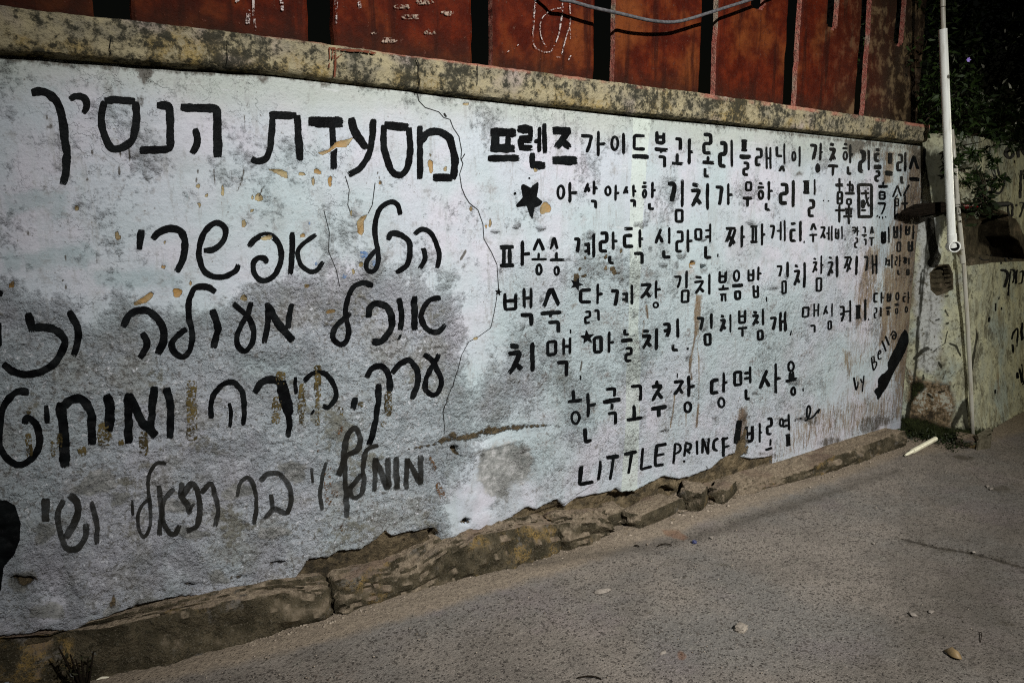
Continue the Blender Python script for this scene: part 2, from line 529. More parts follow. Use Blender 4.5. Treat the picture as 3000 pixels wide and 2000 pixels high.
def mat_road():
    s = NT('worn_concrete_road')
    sand, damp_shade, rust = s.rgb('mA')
    crack, drk, _ = s.rgb('mB')
    n1 = s.noise(0.9, 4, 0.6); n3 = s.noise(3.2, 5, 0.6); n15 = s.noise(15, 5, 0.6)
    n60 = s.noise(62, 5, 0.65); n170 = s.noise(170, 4, 0.65); n400 = s.noise(420, 2)
    c = s.mix(s.step(n3, 0.36, 0.64), (0.150, 0.133, 0.115), (0.204, 0.180, 0.155))
    c = s.mix(s.mul(s.step(n1, 0.45, 0.62), 0.65), c, (0.150, 0.147, 0.138))
    c = s.mix(s.mul(s.step(n15, 0.52, 0.70), 0.35), c, (0.19, 0.18, 0.15))
    c = s.mix(s.mul(s.step(s.noise(1.9, 4), 0.54, 0.68), 0.35), c, (0.17, 0.14, 0.148))
    wv = s.n('ShaderNodeVectorMath', operation='MULTIPLY_ADD')
    nc = s.n('ShaderNodeTexNoise'); nc.inputs['Scale'].default_value = 70; s.put(nc.inputs['Vector'], s.P)
    s.put(wv.inputs[0], nc.outputs[1]); wv.inputs[1].default_value = (0.016, 0.016, 0.0); s.put(wv.inputs[2], s.P)
    den = s.mad(s.sub(n3, .5), .9, s.mad(s.sub(n15, .5), .8, .60))
    def dots(sc, r0, r1):
        v = s.n('ShaderNodeTexVoronoi'); v.inputs['Scale'].default_value = sc; s.put(v.inputs['Vector'], wv.outputs[0])
        sp_ = s.n('ShaderNodeSeparateColor'); s.t.links.new(v.outputs['Color'], sp_.inputs[0])
        r = s.mad(sp_.outputs[1], r1 - r0, r0)
        return s.mul(s.step(v.outputs['Distance'], r, s.mul(r, 0.72)), s.step(sp_.outputs[0], s.sub(1.0, den), s.sub(1.04, den)))
    spk = s.math('MAXIMUM', dots(44, 0.22, 0.48), s.mul(dots(84, 0.25, 0.5), 0.9))
    spk = s.math('MAXIMUM', spk, s.mul(s.step(s.mad(s.sub(n170, .5), .5, n60), .58, .68), .5))
    quiet = s.sub(1.0, s.mul(sand, 0.8))
    c = s.mix(s.mul(s.mul(spk, 0.72), quiet), c, (0.050, 0.043, 0.037))
    c = s.mix(s.mul(s.mul(dots(95, 0.2, 0.42), 0.55), quiet), c, (0.30, 0.268, 0.235))
    pit = s.step(s.voro(72), 0.30, 0.20)
    pit = s.mul(pit, s.step(s.noise(24, 2), 0.46, 0.54))
    c = s.mix(s.mul(s.mul(pit, 0.8), quiet), c, (0.052, 0.046, 0.042))
    c = s.mix(s.mul(s.step(n400, 0.66, 0.8), 0.5), c, (0.36, 0.34, 0.31))
    sm = s.mask(sand, n15, 0.5, 0.25)
    c = s.mix(s.mul(sm, 0.8), c, s.mix(s.step(n60, .38, .62), (0.180, 0.145, 0.108), (0.27, 0.22, 0.163)))
    dm = s.mask(damp_shade, s.noise(8, 5, 0.65), 0.55, 0.3)
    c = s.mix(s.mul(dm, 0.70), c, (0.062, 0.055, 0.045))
    rm = s.mask(rust, n60, 0.7, 0.2)
    c = s.mix(s.mul(rm, 0.55), c, (0.15, 0.072, 0.038))
    c = s.mix(s.mul(s.mask(crack, n60, 0.5, 0.12), 0.9), c, (0.030, 0.026, 0.022))
    c = s.mix(s.mul(s.mask(drk, n15, 0.9, 0.25), 0.7), c, (0.045, 0.038, 0.026))
    glint = s.step(s.voro(85, out=0), 0.060, 0.045)
    glint = s.mul(glint, s.step(s.noise(31, 2), 0.60, 0.66))
    c = s.mix(glint, c, (0.75, 0.74, 0.70))
    h = s.add(s.mul(n60, 0.6), s.add(s.mul(n170, 0.35), s.add(s.mul(n15, 0.7), s.mul(pit, -0.5))))
    return s.done(c, s.mad(n60, 0.25, 0.62), s.bump(h, 0.013, 1.0), spec=0.10)


def mat_stone():
    s = NT('crumbling_kerb_stone')
    nz = s.normal_z()
    n3 = s.noise(3.5, 4, 0.6); n12 = s.noise(13, 6, 0.65); n50 = s.noise(52, 6, 0.7); n150 = s.noise(150, 4, 0.7)
    c = s.mix(s.step(n12, 0.36, 0.62), (0.034, 0.029, 0.018), (0.088, 0.073, 0.047))
    c = s.mix(s.mul(s.step(n3, 0.53, 0.64), s.step(s.mad(s.sub(n50, .5), .5, n12), 0.44, 0.62)), c, (0.23, 0.155, 0.055))
    c = s.mix(s.step(s.noise(7, 5, 0.65), 0.58, 0.68), c, (0.125, 0.115, 0.10))
    c = s.mix(s.mul(s.step(s.mad(s.sub(n150, .5), .6, n50), 0.50, 0.62), 0.85), c, (0.026, 0.024, 0.015))
    c = s.mix(s.mul(s.step(n150, 0.55, 0.66), 0.7), c, (0.16, 0.14, 0.105))
    top = s.mul(s.step(s.mad(s.sub(n50, .5), .45, s.mad(s.sub(n12, 0.5), .5, nz)), 0.35, 1.05), 0.92)
    dust = s.mix(s.step(n50, 0.40, 0.64), (0.19, 0.150, 0.108), (0.30, 0.245, 0.178))
    dust = s.mix(s.step(n3, 0.5, 0.66), dust, (0.17, 0.125, 0.095))
    c = s.mix(top, c, dust)
    h = s.add(s.mul(n12, 1.1), s.add(s.mul(n50, 0.8), s.mul(n150, 0.3)))
    return s.done(c, 0.88, s.bump(h, 0.018, 1.0), spec=0.05)


def mat_pvc(name, col, dirt=0.5):
    s = NT(name)
    n = s.noise(1.0, 5, 0.6, s.scale(s.P, (40, 40, 7))); n2 = s.noise(55, 4, 0.7)
    c = s.mix(s.mul(s.step(n, 0.50, 0.68), dirt), col, (0.34, 0.29, 0.19))
    c = s.mix(s.mul(s.step(n2, 0.66, 0.74), dirt), c, (0.16, 0.13, 0.09))
    return s.done(c, s.mad(n2, 0.25, 0.25), s.bump(n2, 0.0015, 0.5))


def mat_plain(name, col, col2, sc=60, rough=0.7, bump=0.004, metal=0.0):
    s = NT(name)
    n = s.noise(sc, 5, 0.65)
    c = s.mix(s.step(n, 0.36, 0.64), col, col2)
    s.b.inputs['Metallic'].default_value = metal
    return s.done(c, rough, s.bump(n, bump, 0.9), spec=0.15)


def mat_leaf(name, a, b):
    s = NT(name)
    r = s.attr('tint')
    n = s.noise(30, 3)
    c = s.mix(r, a, b)
    c = s.mix(s.mul(n, 0.4), c, (0.02, 0.03, 0.01))
    return s.done(c, 0.5, None, spec=0.2)


M_WALL = mat_white_wall()
M_BLACK = mat_paint('black_wall_paint', (0.0022, 0.0024, 0.0028), (0.0045, 0.0055, 0.0060))
M_OLIVE = mat_paint('old_olive_paint', (0.085, 0.065, 0.026), (0.035, 0.027, 0.012), 0.7)
M_RUST = mat_paint('rusty_old_paint', (0.115, 0.062, 0.030), (0.060, 0.036, 0.020), 0.75)
M_WHITE = mat_paint('white_drip_paint', (0.36, 0.33, 0.32), (0.26, 0.20, 0.18), 0.6)
M_REDRUN = mat_paint('red_paint_run', (0.12, 0.040, 0.022), (0.09, 0.03, 0.018), 0.6)
M_PALEB = mat_paint('blue_under_paint', (0.08, 0.14, 0.26), (0.14, 0.20, 0.30), 0.6)
M_COPE = mat_coping()
M_FENCE = mat_fence()
M_EDGE = mat_fence_edge()
M_MOSSY = mat_mossy()
M_ROAD = mat_road()
M_STONE = mat_stone()
M_PVC = mat_pvc('white_pvc', (0.86, 0.89, 0.84), 0.30)
M_PVC2 = mat_pvc('greyed_pvc', (0.48, 0.47, 0.40), 0.75)
M_PVCY = mat_pvc('yellowed_pvc', (0.68, 0.66, 0.50), 0.45)
M_CAP = mat_plain('white_plastic_cap', (0.62, 0.72, 0.74), (0.50, 0.60, 0.62), 40, 0.4, 0.001)
M_HOLE = mat_plain('pipe_inside', (0.05, 0.05, 0.05), (0.08, 0.08, 0.075), 60, 0.6, 0.001)
# ------------------------------------------------------------------ big white wall: masks painted on its grid
YW = 2.81                      # wall face (towards the road is -Y)
ZR = 2.13                      # where the coping sits
gx = np.arange(-1.3, 5.461, 0.0068)
gz = np.arange(0.0, ZR + 0.001, 0.0066)
GX, GZ = np.meshgrid(gx, gz, indexing='ij')
PXX, PYY = to_px(GX, np.full_like(GX, YW), GZ)


class Masks:
    def __init__(s, px, py, names):
        s.px, s.py = px, py
        s.m = {k: np.zeros(px.shape) for k in names}

    def poly(s, name, pts, soft=4.0, val=1.0, mode='max'):
        pts = np.array(pts, float).reshape(-1, 2)
        x0, y0 = pts.min(0) - soft * 2; x1, y1 = pts.max(0) + soft * 2
        sel = (s.px > x0) & (s.px < x1) & (s.py > y0) & (s.py < y1)
        if not sel.any(): return
        X = s.px[sel]; Y = s.py[sel]
        ins = np.zeros(X.shape, bool); d = np.full(X.shape, 1e9)
        n = len(pts)
        for i in range(n):
            ax, ay = pts[i]; bx, by = pts[(i + 1) % n]
            cr = ((ay > Y) != (by > Y))
            with np.errstate(divide='ignore', invalid='ignore'):
                xx = (bx - ax) * (Y - ay) / (by - ay + 1e-12) + ax
            ins ^= cr & (X < xx)
            L = (bx - ax) ** 2 + (by - ay) ** 2 + 1e-9
            t = np.clip(((X - ax) * (bx - ax) + (Y - ay) * (by - ay)) / L, 0, 1)
            d = np.minimum(d, np.hypot(X - ax - t * (bx - ax), Y - ay - t * (by - ay)))
        sd = np.where(ins, d, -d)
        v = np.clip(0.5 + sd / (2 * soft), 0, 1) * val
        a = s.m[name]
        if mode == 'max': a[sel] = np.maximum(a[sel], v)
        else: a[sel] = a[sel] * (1 - v)

    def ell(s, name, cx, cy, rx, ry, soft=3.0, val=1.0):
        th = np.linspace(0, 2 * math.pi, 14, endpoint=False)
        w = 1 + 0.22 * np.sin(th * 2 + cx) + 0.14 * np.sin(th * 3 + cy)
        s.poly(name, np.stack([cx + rx * w * np.cos(th), cy + ry * w * np.sin(th)], 1), soft, val)

    def line(s, name, pts, w, soft=2.0, val=1.0):
        pts = np.array(pts, float).reshape(-1, 2)
        for (ax, ay), (bx, by) in zip(pts[:-1], pts[1:]):
            r = w / 2 + soft * 2
            sel = (s.px > min(ax, bx) - r) & (s.px < max(ax, bx) + r) & (s.py > min(ay, by) - r) & (s.py < max(ay, by) + r)
            if not sel.any(): continue
            X = s.px[sel]; Y = s.py[sel]
            L = (bx - ax) ** 2 + (by - ay) ** 2 + 1e-9
            t = np.clip(((X - ax) * (bx - ax) + (Y - ay) * (by - ay)) / L, 0, 1)
            d = np.hypot(X - ax - t * (bx - ax), Y - ay - t * (by - ay))
            v = np.clip(0.5 + (w / 2 - d) / (2 * soft), 0, 1) * val
            s.m[name][sel] = np.maximum(s.m[name][sel], v)


K = Masks(PXX, PYY, ['chip', 'rough', 'brown', 'base', 'grey', 'dirt', 'stripe', 'blue', 'tone'])

# ochre and yellow chips
for q in [(580, 545, 7, 10), (605, 572, 6, 6), (652, 560, 7, 17), (760, 577, 12, 12), (885, 510, 15, 5), (930, 503, 13, 9), (917, 530, 5, 16),
          (966, 532, 9, 16), (1262, 487, 10, 21), (1305, 495, 7, 7), (1262, 455, 4, 6), (1365, 305, 10, 6), (1598, 610, 16, 24), (1570, 498, 8, 6),
          (225, 610, 7, 9), (345, 692, 10, 13), (584, 600, 6, 9), (755, 582, 9, 9), (483, 711, 6, 5), (478, 782, 7, 7), (558, 830, 6, 7),
          (520, 857, 19, 13), (715, 873, 15, 9), (715, 655, 9, 12), (1058, 775, 6, 10), (1036, 795, 6, 9), (782, 697, 20, 9), (888, 690, 8, 8),
          (738, 617, 7, 5), (740, 578, 6, 6), (1392, 991, 8, 5), (1380, 612, 6, 7), (1437, 655, 5, 13), (1425, 663, 4, 5), (1029, 626, 4, 11),
          (1114, 535, 4, 8), (970, 912, 14, 8), (900, 838, 8, 8), (35, 835, 10, 10)]:
    K.ell('chip', q[0], q[1], q[2] * .86, q[3] * .86, soft=3.0)
for p in [[(785, 497), (815, 495), (840, 503), (845, 522), (835, 522), (805, 506)],
          [(925, 448), (960, 440), (985, 415), (1015, 409), (1037, 402), (1014, 432), (985, 432), (965, 445), (945, 455)],
          [(390, 888), (420, 870), (440, 855), (452, 858), (447, 872), (430, 885), (397, 897)],
          [(1045, 650), (1057, 636), (1078, 628), (1066, 648), (1067, 680), (1060, 692), (1048, 682)],
          [(2018, 772), (2030, 763), (2038, 770), (2030, 785), (2018, 784)]]:
    K.poly('chip', p, 2.5)

# gritty zone of the lower left
K.poly('rough', [(-900, 860), (20, 872), (70, 905), (150, 930), (230, 985), (330, 1000), (400, 965), (440, 985), (560, 930), (700, 925), (760, 880),
                 (860, 850), (930, 880), (1010, 930), (1060, 870), (1105, 815), (1180, 830), (1300, 860), (1312, 960), (1300, 1060), (1345, 1150),
                 (1375, 1280), (1280, 1400), (1230, 2100), (-900, 2100)], 85)
K.poly('rough', [(-900, 1050), (200, 1020), (500, 1010), (720, 990), (760, 1060), (900, 1040), (1080, 1020), (1180, 1080), (1200, 1300), (1240, 1450), (1230, 2100), (-900, 2100)], 120)
for p in [[(1500, 1000), (1560, 985), (1600, 1080), (1575, 1160), (1480, 1230), (1430, 1280), (1400, 1220), (1480, 1120)],
          [(1400, 1100), (1520, 1060), (1640, 1040), (1560, 1140), (1440, 1230), (1390, 1200)],
          [(1640, 1100), (1760, 1090), (1740, 1260), (1660, 1300)], [(1830, 980), (1930, 960), (1920, 1080), (1850, 1100)],
          [(1690, 770), (1840, 760), (1850, 820), (1700, 825)]]:
    K.poly('rough', p, 44, 0.38)
K.poly('tone', [(1480, 760), (1930, 760), (2000, 900), (2450, 800), (2480, 1000), (2200, 1330), (1480, 1450)], 70)   # lumpier plaster under the paint
for x, y in zip(rng.uniform(1380, 2400, 46), rng.uniform(640, 1330, 46)):
    K.ell('rough', x, y, rng.uniform(4, 15), rng.uniform(4, 12), 5, 0.55)
# smoother repainted streaks in the grit
for p in [[(40, 1700), (200, 1640), (230, 1760), (190, 1850), (110, 1850)], [(380, 1640), (520, 1610), (600, 1680), (520, 1740), (400, 1720)],
          [(740, 1570), (830, 1560), (800, 1680), (740, 1690)], [(700, 1050), (880, 1040), (860, 1110), (720, 1120)], [(560, 1330), (760, 1300), (740, 1420), (600, 1430)]]:
    K.poly('rough', p, 40, 0.75, mode='cut')
# grey mortar repair with its crust
K.poly('grey', [(1395, 1320), (1440, 1300), (1500, 1290), (1530, 1300), (1560, 1340), (1548, 1400), (1500, 1420), (1480, 1470), (1430, 1450), (1390, 1390)], 22)
for p in [[(1640, 1140), (1700, 1130), (1790, 1090), (1825, 1130), (1815, 1240), (1700, 1260), (1640, 1240)]]:
    K.poly('grey', p, 45, 0.34)
for q in [(350, 1460, 40, 20), (560, 1560, 50, 25), (130, 1560, 40, 30), (280, 1420, 70, 34), (700, 1440, 50, 26), (60, 1700, 45, 30), (440, 1770, 40, 26),
          (860, 1380, 50, 30), (1010, 1430, 60, 24), (640, 1690, 36, 22), (330, 1790, 26, 30), (140, 1790, 46, 32), (520, 1480, 70, 18), (800, 1560, 44, 22),
          (2062, 792, 7, 15), (2020, 795, 12, 9), (1990, 800, 10, 9), (1900, 806, 11, 7), (1680, 895, 10, 12), (2030, 770, 9, 9), (1910, 800, 8, 5)]:
    K.ell('grey', *q, soft=9, val=0.8)
# olive pits in the middle text
for q in [(1688, 813, 11, 12), (1712, 808, 9, 6), (1700, 788, 5, 6), (1797, 790, 9, 10), (1776, 785, 5, 6), (1820, 735, 5, 6), (1775, 753, 5, 8), (1715, 755, 6, 6), (1805, 800, 12, 5)]:
    K.ell('base', *q, soft=4, val=0.85)
# mortar ledge left of the last lines
K.poly('base', [(1182, 1318), (1240, 1300), (1310, 1270), (1330, 1253), (1342, 1272), (1420, 1250), (1432, 1228), (1440, 1246), (1500, 1236), (1640, 1238), (1640, 1250), (1530, 1262), (1480, 1268), (1400, 1285), (1300, 1302), (1240, 1318)], 10, 0.62)
# green-white vertical band
K.poly('stripe', [(1856, 335), (1908, 340), (1893, 480), (1884, 640), (1876, 800), (1870, 950), (1876, 1080), (1872, 1250), (1866, 1450), (1818, 1450), (1832, 1250), (1834, 1080), (1842, 920), (1845, 740), (1846, 560)], 6)
# bluish ghosts of older letters
for p in [[(60, 740), (210, 715), (290, 740), (250, 790), (80, 790)], [(150, 700), (170, 780), (190, 705), (220, 790)], [(270, 790), (480, 785), (540, 810), (530, 850), (280, 840)],
          [(480, 760), (500, 800), (540, 810), (500, 840), (480, 860)], [(140, 570), (190, 560), (200, 640), (150, 650)], [(0, 740), (70, 745), (60, 800), (10, 800)],
          [(230, 700), (275, 720), (280, 770), (240, 720)], [(0, 560), (200, 560), (180, 600), (20, 640)]]:
    K.poly('blue', p, 16, 0.78)
for p in [[(700, 990), (900, 1040), (860, 1110), (760, 1120)], [(1230, 960), (1310, 900), (1310, 1010), (1200, 1020)], [(1180, 970), (1300, 980), (1290, 1060), (1170, 1070)], [(0, 220), (300, 215), (260, 280), (0, 290)]]:
    K.poly('blue', p, 40, 0.42)
# run-off at the right end and under the hole
K.poly('brown', [(2655, 420), (2720, 420), (2720, 1300), (2640, 1230), (2590, 1000), (2590, 820), (2600, 700), (2615, 620), (2640, 560)], 44, 1.0)
K.poly('brown', [(2588, 440), (2624, 440), (2618, 540), (2584, 540)], 10, 0.85)
K.poly('brown', [(2530, 730), (2570, 705), (2585, 730), (2570, 860), (2530, 950), (2500, 980), (2505, 860)], 12, 0.72)
K.poly('brown', [(2585, 775), (2612, 780), (2620, 850), (2600, 1000), (2570, 1020), (2580, 880)], 10, 0.88)
K.poly('brown', [(2520, 830), (2560, 840), (2550, 940), (2500, 980)], 14, 0.6)
K.poly('brown', [(2460, 1010), (2500, 1030), (2500, 1110), (2480, 1120)], 12, 0.7)
K.poly('brown', [(2410, 1090), (2432, 1090), (2425, 1150), (2400, 1200)], 12, 0.55)
K.poly('brown', [(2500, 1090), (2560, 1110), (2530, 1160), (2480, 1200)], 18, 0.6)
K.poly('brown', [(2610, 1060), (2690, 1040), (2650, 1240), (2600, 1240)], 24, 0.68)
K.poly('brown', [(2330, 1180), (2640, 1100), (2660, 1250), (2200, 1390)], 60, 0.60)
K.poly('brown', [(2470, 640), (2640, 600), (2650, 1120), (2440, 1120)], 60, 0.46)
K.poly('brown', [(2510, 400), (2720, 420), (2700, 520), (2480, 480)], 40, 0.58)
K.poly('brown', [(2038, 862), (2058, 862), (2052, 930), (2046, 985), (2032, 985), (2032, 920)], 6, 0.95)
for ln, w in [([(2036, 985), (2028, 1030), (2020, 1080), (2026, 1110)], 7), ([(2050, 980), (2042, 1010), (2047, 1050), (2046, 1190)], 4), ([(2024, 1050), (2019, 1090)], 10),
              ([(1893, 895), (1897, 930)], 9), ([(1886, 940), (1882, 990)], 5), ([(1975, 1160), (1972, 1200), (1962, 1250)], 6), ([(2010, 1210), (2008, 1300)], 4),
              ([(2046, 1185), (2040, 1250)], 8), ([(1874, 1190), (1872, 1215)], 4)]:
    K.line('brown', ln, w, 3, 0.9)
K.poly('brown', [(2165, 1195), (2190, 1185), (2195, 1250), (2175, 1310), (2155, 1340), (2150, 1260)], 10, 0.8)
K.poly('base', [(2158, 1300), (2190, 1240), (2195, 1300), (2190, 1340), (2150, 1345)], 8, 0.7)
# bare render along the foot
K.poly('base', [(860, 1710), (905, 1640), (960, 1632), (1000, 1615), (1060, 1608), (1095, 1585), (1130, 1555), (1150, 1572), (1200, 1560), (1240, 1553), (1285, 1543), (1288, 1600), (1180, 1660), (1000, 1720), (900, 1760)], 6)
K.poly('base', [(1490, 1540), (1500, 1508), (1540, 1480), (1565, 1490), (1625, 1460), (1655, 1485), (1690, 1458), (1790, 1440), (1805, 1430), (1820, 1442), (1860, 1438), (1895, 1420), (1945, 1395), (1990, 1403), (2040, 1390), (2085, 1372),
                (2110, 1345), (2150, 1328), (2200, 1345), (2260, 1335), (2260, 1400), (2050, 1470), (1820, 1540), (1640, 1560)], 6)
K.poly('base', [(-900, 1870), (60, 1862), (120, 1845), (210, 1850), (260, 1825), (345, 1795), (440, 1765), (520, 1748), (600, 1745), (600, 1900), (-900, 2100)], 8)
for q in [(560, 1712, 34, 14), (70, 1700, 40, 26), (330, 1765, 12, 24), (400, 1775, 10, 12), (700, 1690, 30, 10), (820, 1650, 36, 12), (2072, 1372, 8, 10), (600, 1690, 14, 10)]:
    K.ell('base', *q, soft=14, val=0.62)
# grime under the coping, scratches, smudges, cracks
PT = [(0, 158), (400, 186), (800, 213), (1180, 258), (1400, 288), (1900, 345), (2200, 372), (2720, 425)]
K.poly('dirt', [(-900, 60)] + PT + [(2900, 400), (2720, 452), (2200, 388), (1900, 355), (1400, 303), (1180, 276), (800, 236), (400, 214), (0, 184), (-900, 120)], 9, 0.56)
for p in [[(370, 190), (450, 195), (460, 215), (420, 250), (405, 225)], [(740, 220), (790, 225), (775, 250), (770, 255)], [(180, 180), (260, 190), (215, 205)], [(930, 232), (1000, 245), (940, 262)],
          [(2460, 400), (2560, 410), (2520, 450), (2490, 470)], [(2660, 430), (2720, 440), (2700, 520)]]:
    K.poly('dirt', p, 12, 0.75)
for q in [(200, 262, 9, 13), (148, 370, 12, 11), (700, 375, 10, 6), (1340, 770, 5, 10), (2440, 760, 8, 14), (2380, 1230, 30, 16), (2450, 1300, 60, 20), (2560, 1240, 50, 30), (2250, 1330, 30, 12), (2430, 690, 14, 20),
          (400, 300, 40, 18), (540, 300, 12, 16), (130, 550, 9, 8), (240, 370, 6, 8), (2340, 510, 14, 10), (2390, 560, 8, 12), (1360, 780, 9, 12)]:
    K.ell('dirt', *q, soft=9, val=0.58)
CRACKS = [([(1222, 270), (1226, 295), (1245, 315), (1285, 328), (1300, 345), (1318, 350), (1328, 375), (1345, 400), (1352, 440), (1350, 465), (1356, 480), (1346, 510), (1352, 550), (1362, 575), (1375, 595), (1400, 615), (1415, 655), (1418, 700), (1440, 740), (1455, 775)], 2.6),
              ([(1300, 332), (1308, 344)], 7), ([(1350, 470), (1362, 450)], 3), ([(1455, 775), (1460, 840), (1445, 920), (1435, 960), (1400, 985), (1372, 1000), (1350, 1040), (1340, 1080), (1325, 1130), (1310, 1160), (1298, 1200), (1300, 1270)], 2.2),
              ([(948, 615), (965, 680), (962, 735), (985, 790), (995, 840)], 2.2), ([(1010, 515), (1022, 555), (1018, 600), (1032, 640)], 2.4), ([(1098, 535), (1090, 600), (1078, 625)], 2.4)]
for ln, w in [([(408, 220), (411, 245)], 3), ([(664, 225), (668, 265)], 2.2), ([(140, 320), (138, 345), (150, 375)], 2), ([(715, 340), (716, 390)], 3), ([(270, 440), (268, 470)], 3), ([(262, 500), (255, 530)], 3.5),
              ([(352, 430), (350, 510)], 4), ([(378, 435), (380, 470)], 3), ([(2008, 865), (2010, 700)], 1.4), ([(500, 490), (508, 560)], 2.4), ([(580, 495), (572, 540)], 3), ([(625, 495), (628, 540)], 2.4), ([(676, 500), (678, 530)], 6),
              ([(716, 488), (708, 530), (695, 560)], 5), ([(770, 550), (758, 580)], 4), ([(165, 640), (180, 670), (182, 695)], 2.4), ([(84, 660), (80, 705)], 3), ([(280, 740), (283, 770)], 3), ([(192, 750), (195, 765)], 4),
              ([(185, 820), (200, 858)], 5), ([(1350, 760), (1365, 735)], 7), ([(1000, 505), (1017, 540)], 3), ([(1105, 503), (1116, 535)], 3), ([(1700, 1085), (1705, 1060)], 5)]:
    K.line('dirt', ln, w, 1.6, 0.95)
for ln, w in [([(548, 560), (545, 620)], 4), ([(1380, 595), (1376, 570)], 3)]:
    K.line('blue', ln, w, 2, 0.9)

# real relief of the wall (metres, positive = towards the road)
m = K.m
DISP = (fbm(GX, GZ, 2.2, 3, 3) - 0.5) * 0.014 + (fbm(GX, GZ, 14, 3, 5) - 0.5) * 0.004
rg = sstep(0.35, 0.65, m['rough'] + (fbm(GX, GZ, 15, 3, 9) - .5) * 0.5)
DISP += rg * ((fbm(GX, GZ, 42, 3, 21) - 0.5) * 0.020 - 0.0015)
DISP += m['tone'] * (fbm(GX, GZ, 26, 3, 33) - 0.5) * 0.007
DISP -= sstep(.4, .6, m['chip']) * 0.0040
ledge = np.zeros_like(GX)
KB = Masks(PXX, PYY, ['low', 'hole', 'flap'])
KB.poly('low', [(1310, 1322), (1470, 1296), (1530, 1274), (1650, 1258), (1750, 1240), (1760, 1400), (1640, 1480), (1490, 1530), (1290, 1580), (1300, 1450), (1290, 1380)], 12)
for p in [[(1770, 1480), (1790, 1448), (1850, 1438), (1870, 1448), (1860, 1470), (1800, 1500)], [(1928, 1470), (1940, 1432), (1960, 1425), (1985, 1440), (1960, 1470)], [(1320, 1308), (1338, 1302), (1345, 1335), (1325, 1325)],
          [(1262, 1560), (1284, 1540), (1290, 1600), (1275, 1600)], [(1340, 1530), (1358, 1514), (1375, 1520), (1370, 1534)], [(2022, 766), (2034, 766), (2034, 780), (2024, 782)], [(2052, 775), (2068, 780), (2066, 808), (2056, 806)]]:
    KB.poly('hole', p, 4)
KB.poly('flap', [(1330, 1282), (1400, 1300), (1480, 1275), (1530, 1266), (1530, 1290), (1480, 1300), (1430, 1315), (1340, 1330)], 6)
rag = (fbm(GX, GZ, 22, 3, 41) - .5)
DISP += sstep(.42, .58, KB.m['low'] + rag * .3) * (0.013 + (fbm(GX, GZ, 9, 3, 52) - .5) * 0.028)
DISP += sstep(.4, .6, KB.m['flap'] + rag * .6) * 0.008
eb = sstep(.40, .60, m['base'] + rag * .4)
low_z = GZ < 0.45
DISP -= eb * np.where(low_z, 0.020 + (fbm(GX, GZ, 20, 3, 61) - .3) * 0.018, 0.004)
DISP -= sstep(.4, .6, KB.m['hole']) * 0.05
DISP -= sstep(.5, .9, m['dirt']) * (GZ < 2.02) * 0.0016
m['base'] = np.maximum(m['base'], KB.m['hole'] * (GZ < 0.6))
KG = Masks(PXX, PYY, ['g'])
KG.poly('g', [(-900, 20)] + [(x, y - 30) for x, y in PT] + [(2800, 400), (2720, 428), (2200, 374), (1900, 347), (1400, 293), (1180, 265), (800, 222), (400, 197), (0, 168), (-900, 105)], 2.5)
DISP -= KG.m['g'] * 0.045

WA = {'mA': np.stack([m['chip'], m['rough'], m['brown']], -1).reshape(-1, 3),
      'mB': np.stack([m['base'], m['grey'], m['dirt']], -1).reshape(-1, 3),
      'mC': np.stack([m['stripe'], m['blue'], m['tone']], -1).reshape(-1, 3)}


def sample(A, X, Z):
    fx = np.clip((np.asarray(X) - gx[0]) / (gx[1] - gx[0]), 0, len(gx) - 1.001)
    fz = np.clip((np.asarray(Z) - gz[0]) / (gz[1] - gz[0]), 0, len(gz) - 1.001)
    i = fx.astype(int); j = fz.astype(int); a = fx - i; b = fz - j
    return (A[i, j] * (1 - a) + A[i + 1, j] * a) * (1 - b) + (A[i, j + 1] * (1 - a) + A[i + 1, j + 1] * a) * b


def solid_grid(P, back, name, mats, parent, attrs=None, smooth=True, **kw):
    """front sheet P[n,m,3] with real thickness: rim strips and a back face"""
    n, mm = P.shape[:2]
    f = grid_faces(n, mm)
    nv = n * mm
    idx = np.arange(nv).reshape(n, mm)
    loop = np.concatenate([idx[:, 0], idx[-1, 1:], idx[-2::-1, -1], idx[0, -2:0:-1]])
    bv = P.reshape(-1, 3)[loop] + np.array(back)
    k = len(loop)
    nb = nv + np.arange(k)
    rim = np.stack([loop, np.roll(loop, -1), np.roll(nb, -1), nb], 1)[:, ::-1]
    V = np.concatenate([P.reshape(-1, 3), bv])
    # back: two long strips as quads between opposite rims
    t = [nv + i for i in range(n)]                       # z = bottom row
    u = [nv + (n - 1) + (mm - 1) + i for i in range(n)][::-1]
    bk = np.array([[t[i], u[i], u[i + 1], t[i + 1]] for i in range(n - 1)])
    at = {}
    for q, v in (attrs or {}).items():
        at[q] = np.concatenate([v, np.zeros((k, 3))])
    return mesh_obj(name, V, np.concatenate([f, rim, bk]), mats, parent, smooth=smooth, attrs=at, **kw)


wall = thing('plaster_wall', (2.0, YW, 0.0), 'long whitewashed plaster wall painted with black Hebrew and Korean menu writing', 'wall')
solid_grid(np.stack([GX, YW - DISP, GZ], -1), (0, 0.24, 0), 'wall_face', M_WALL, wall, WA)

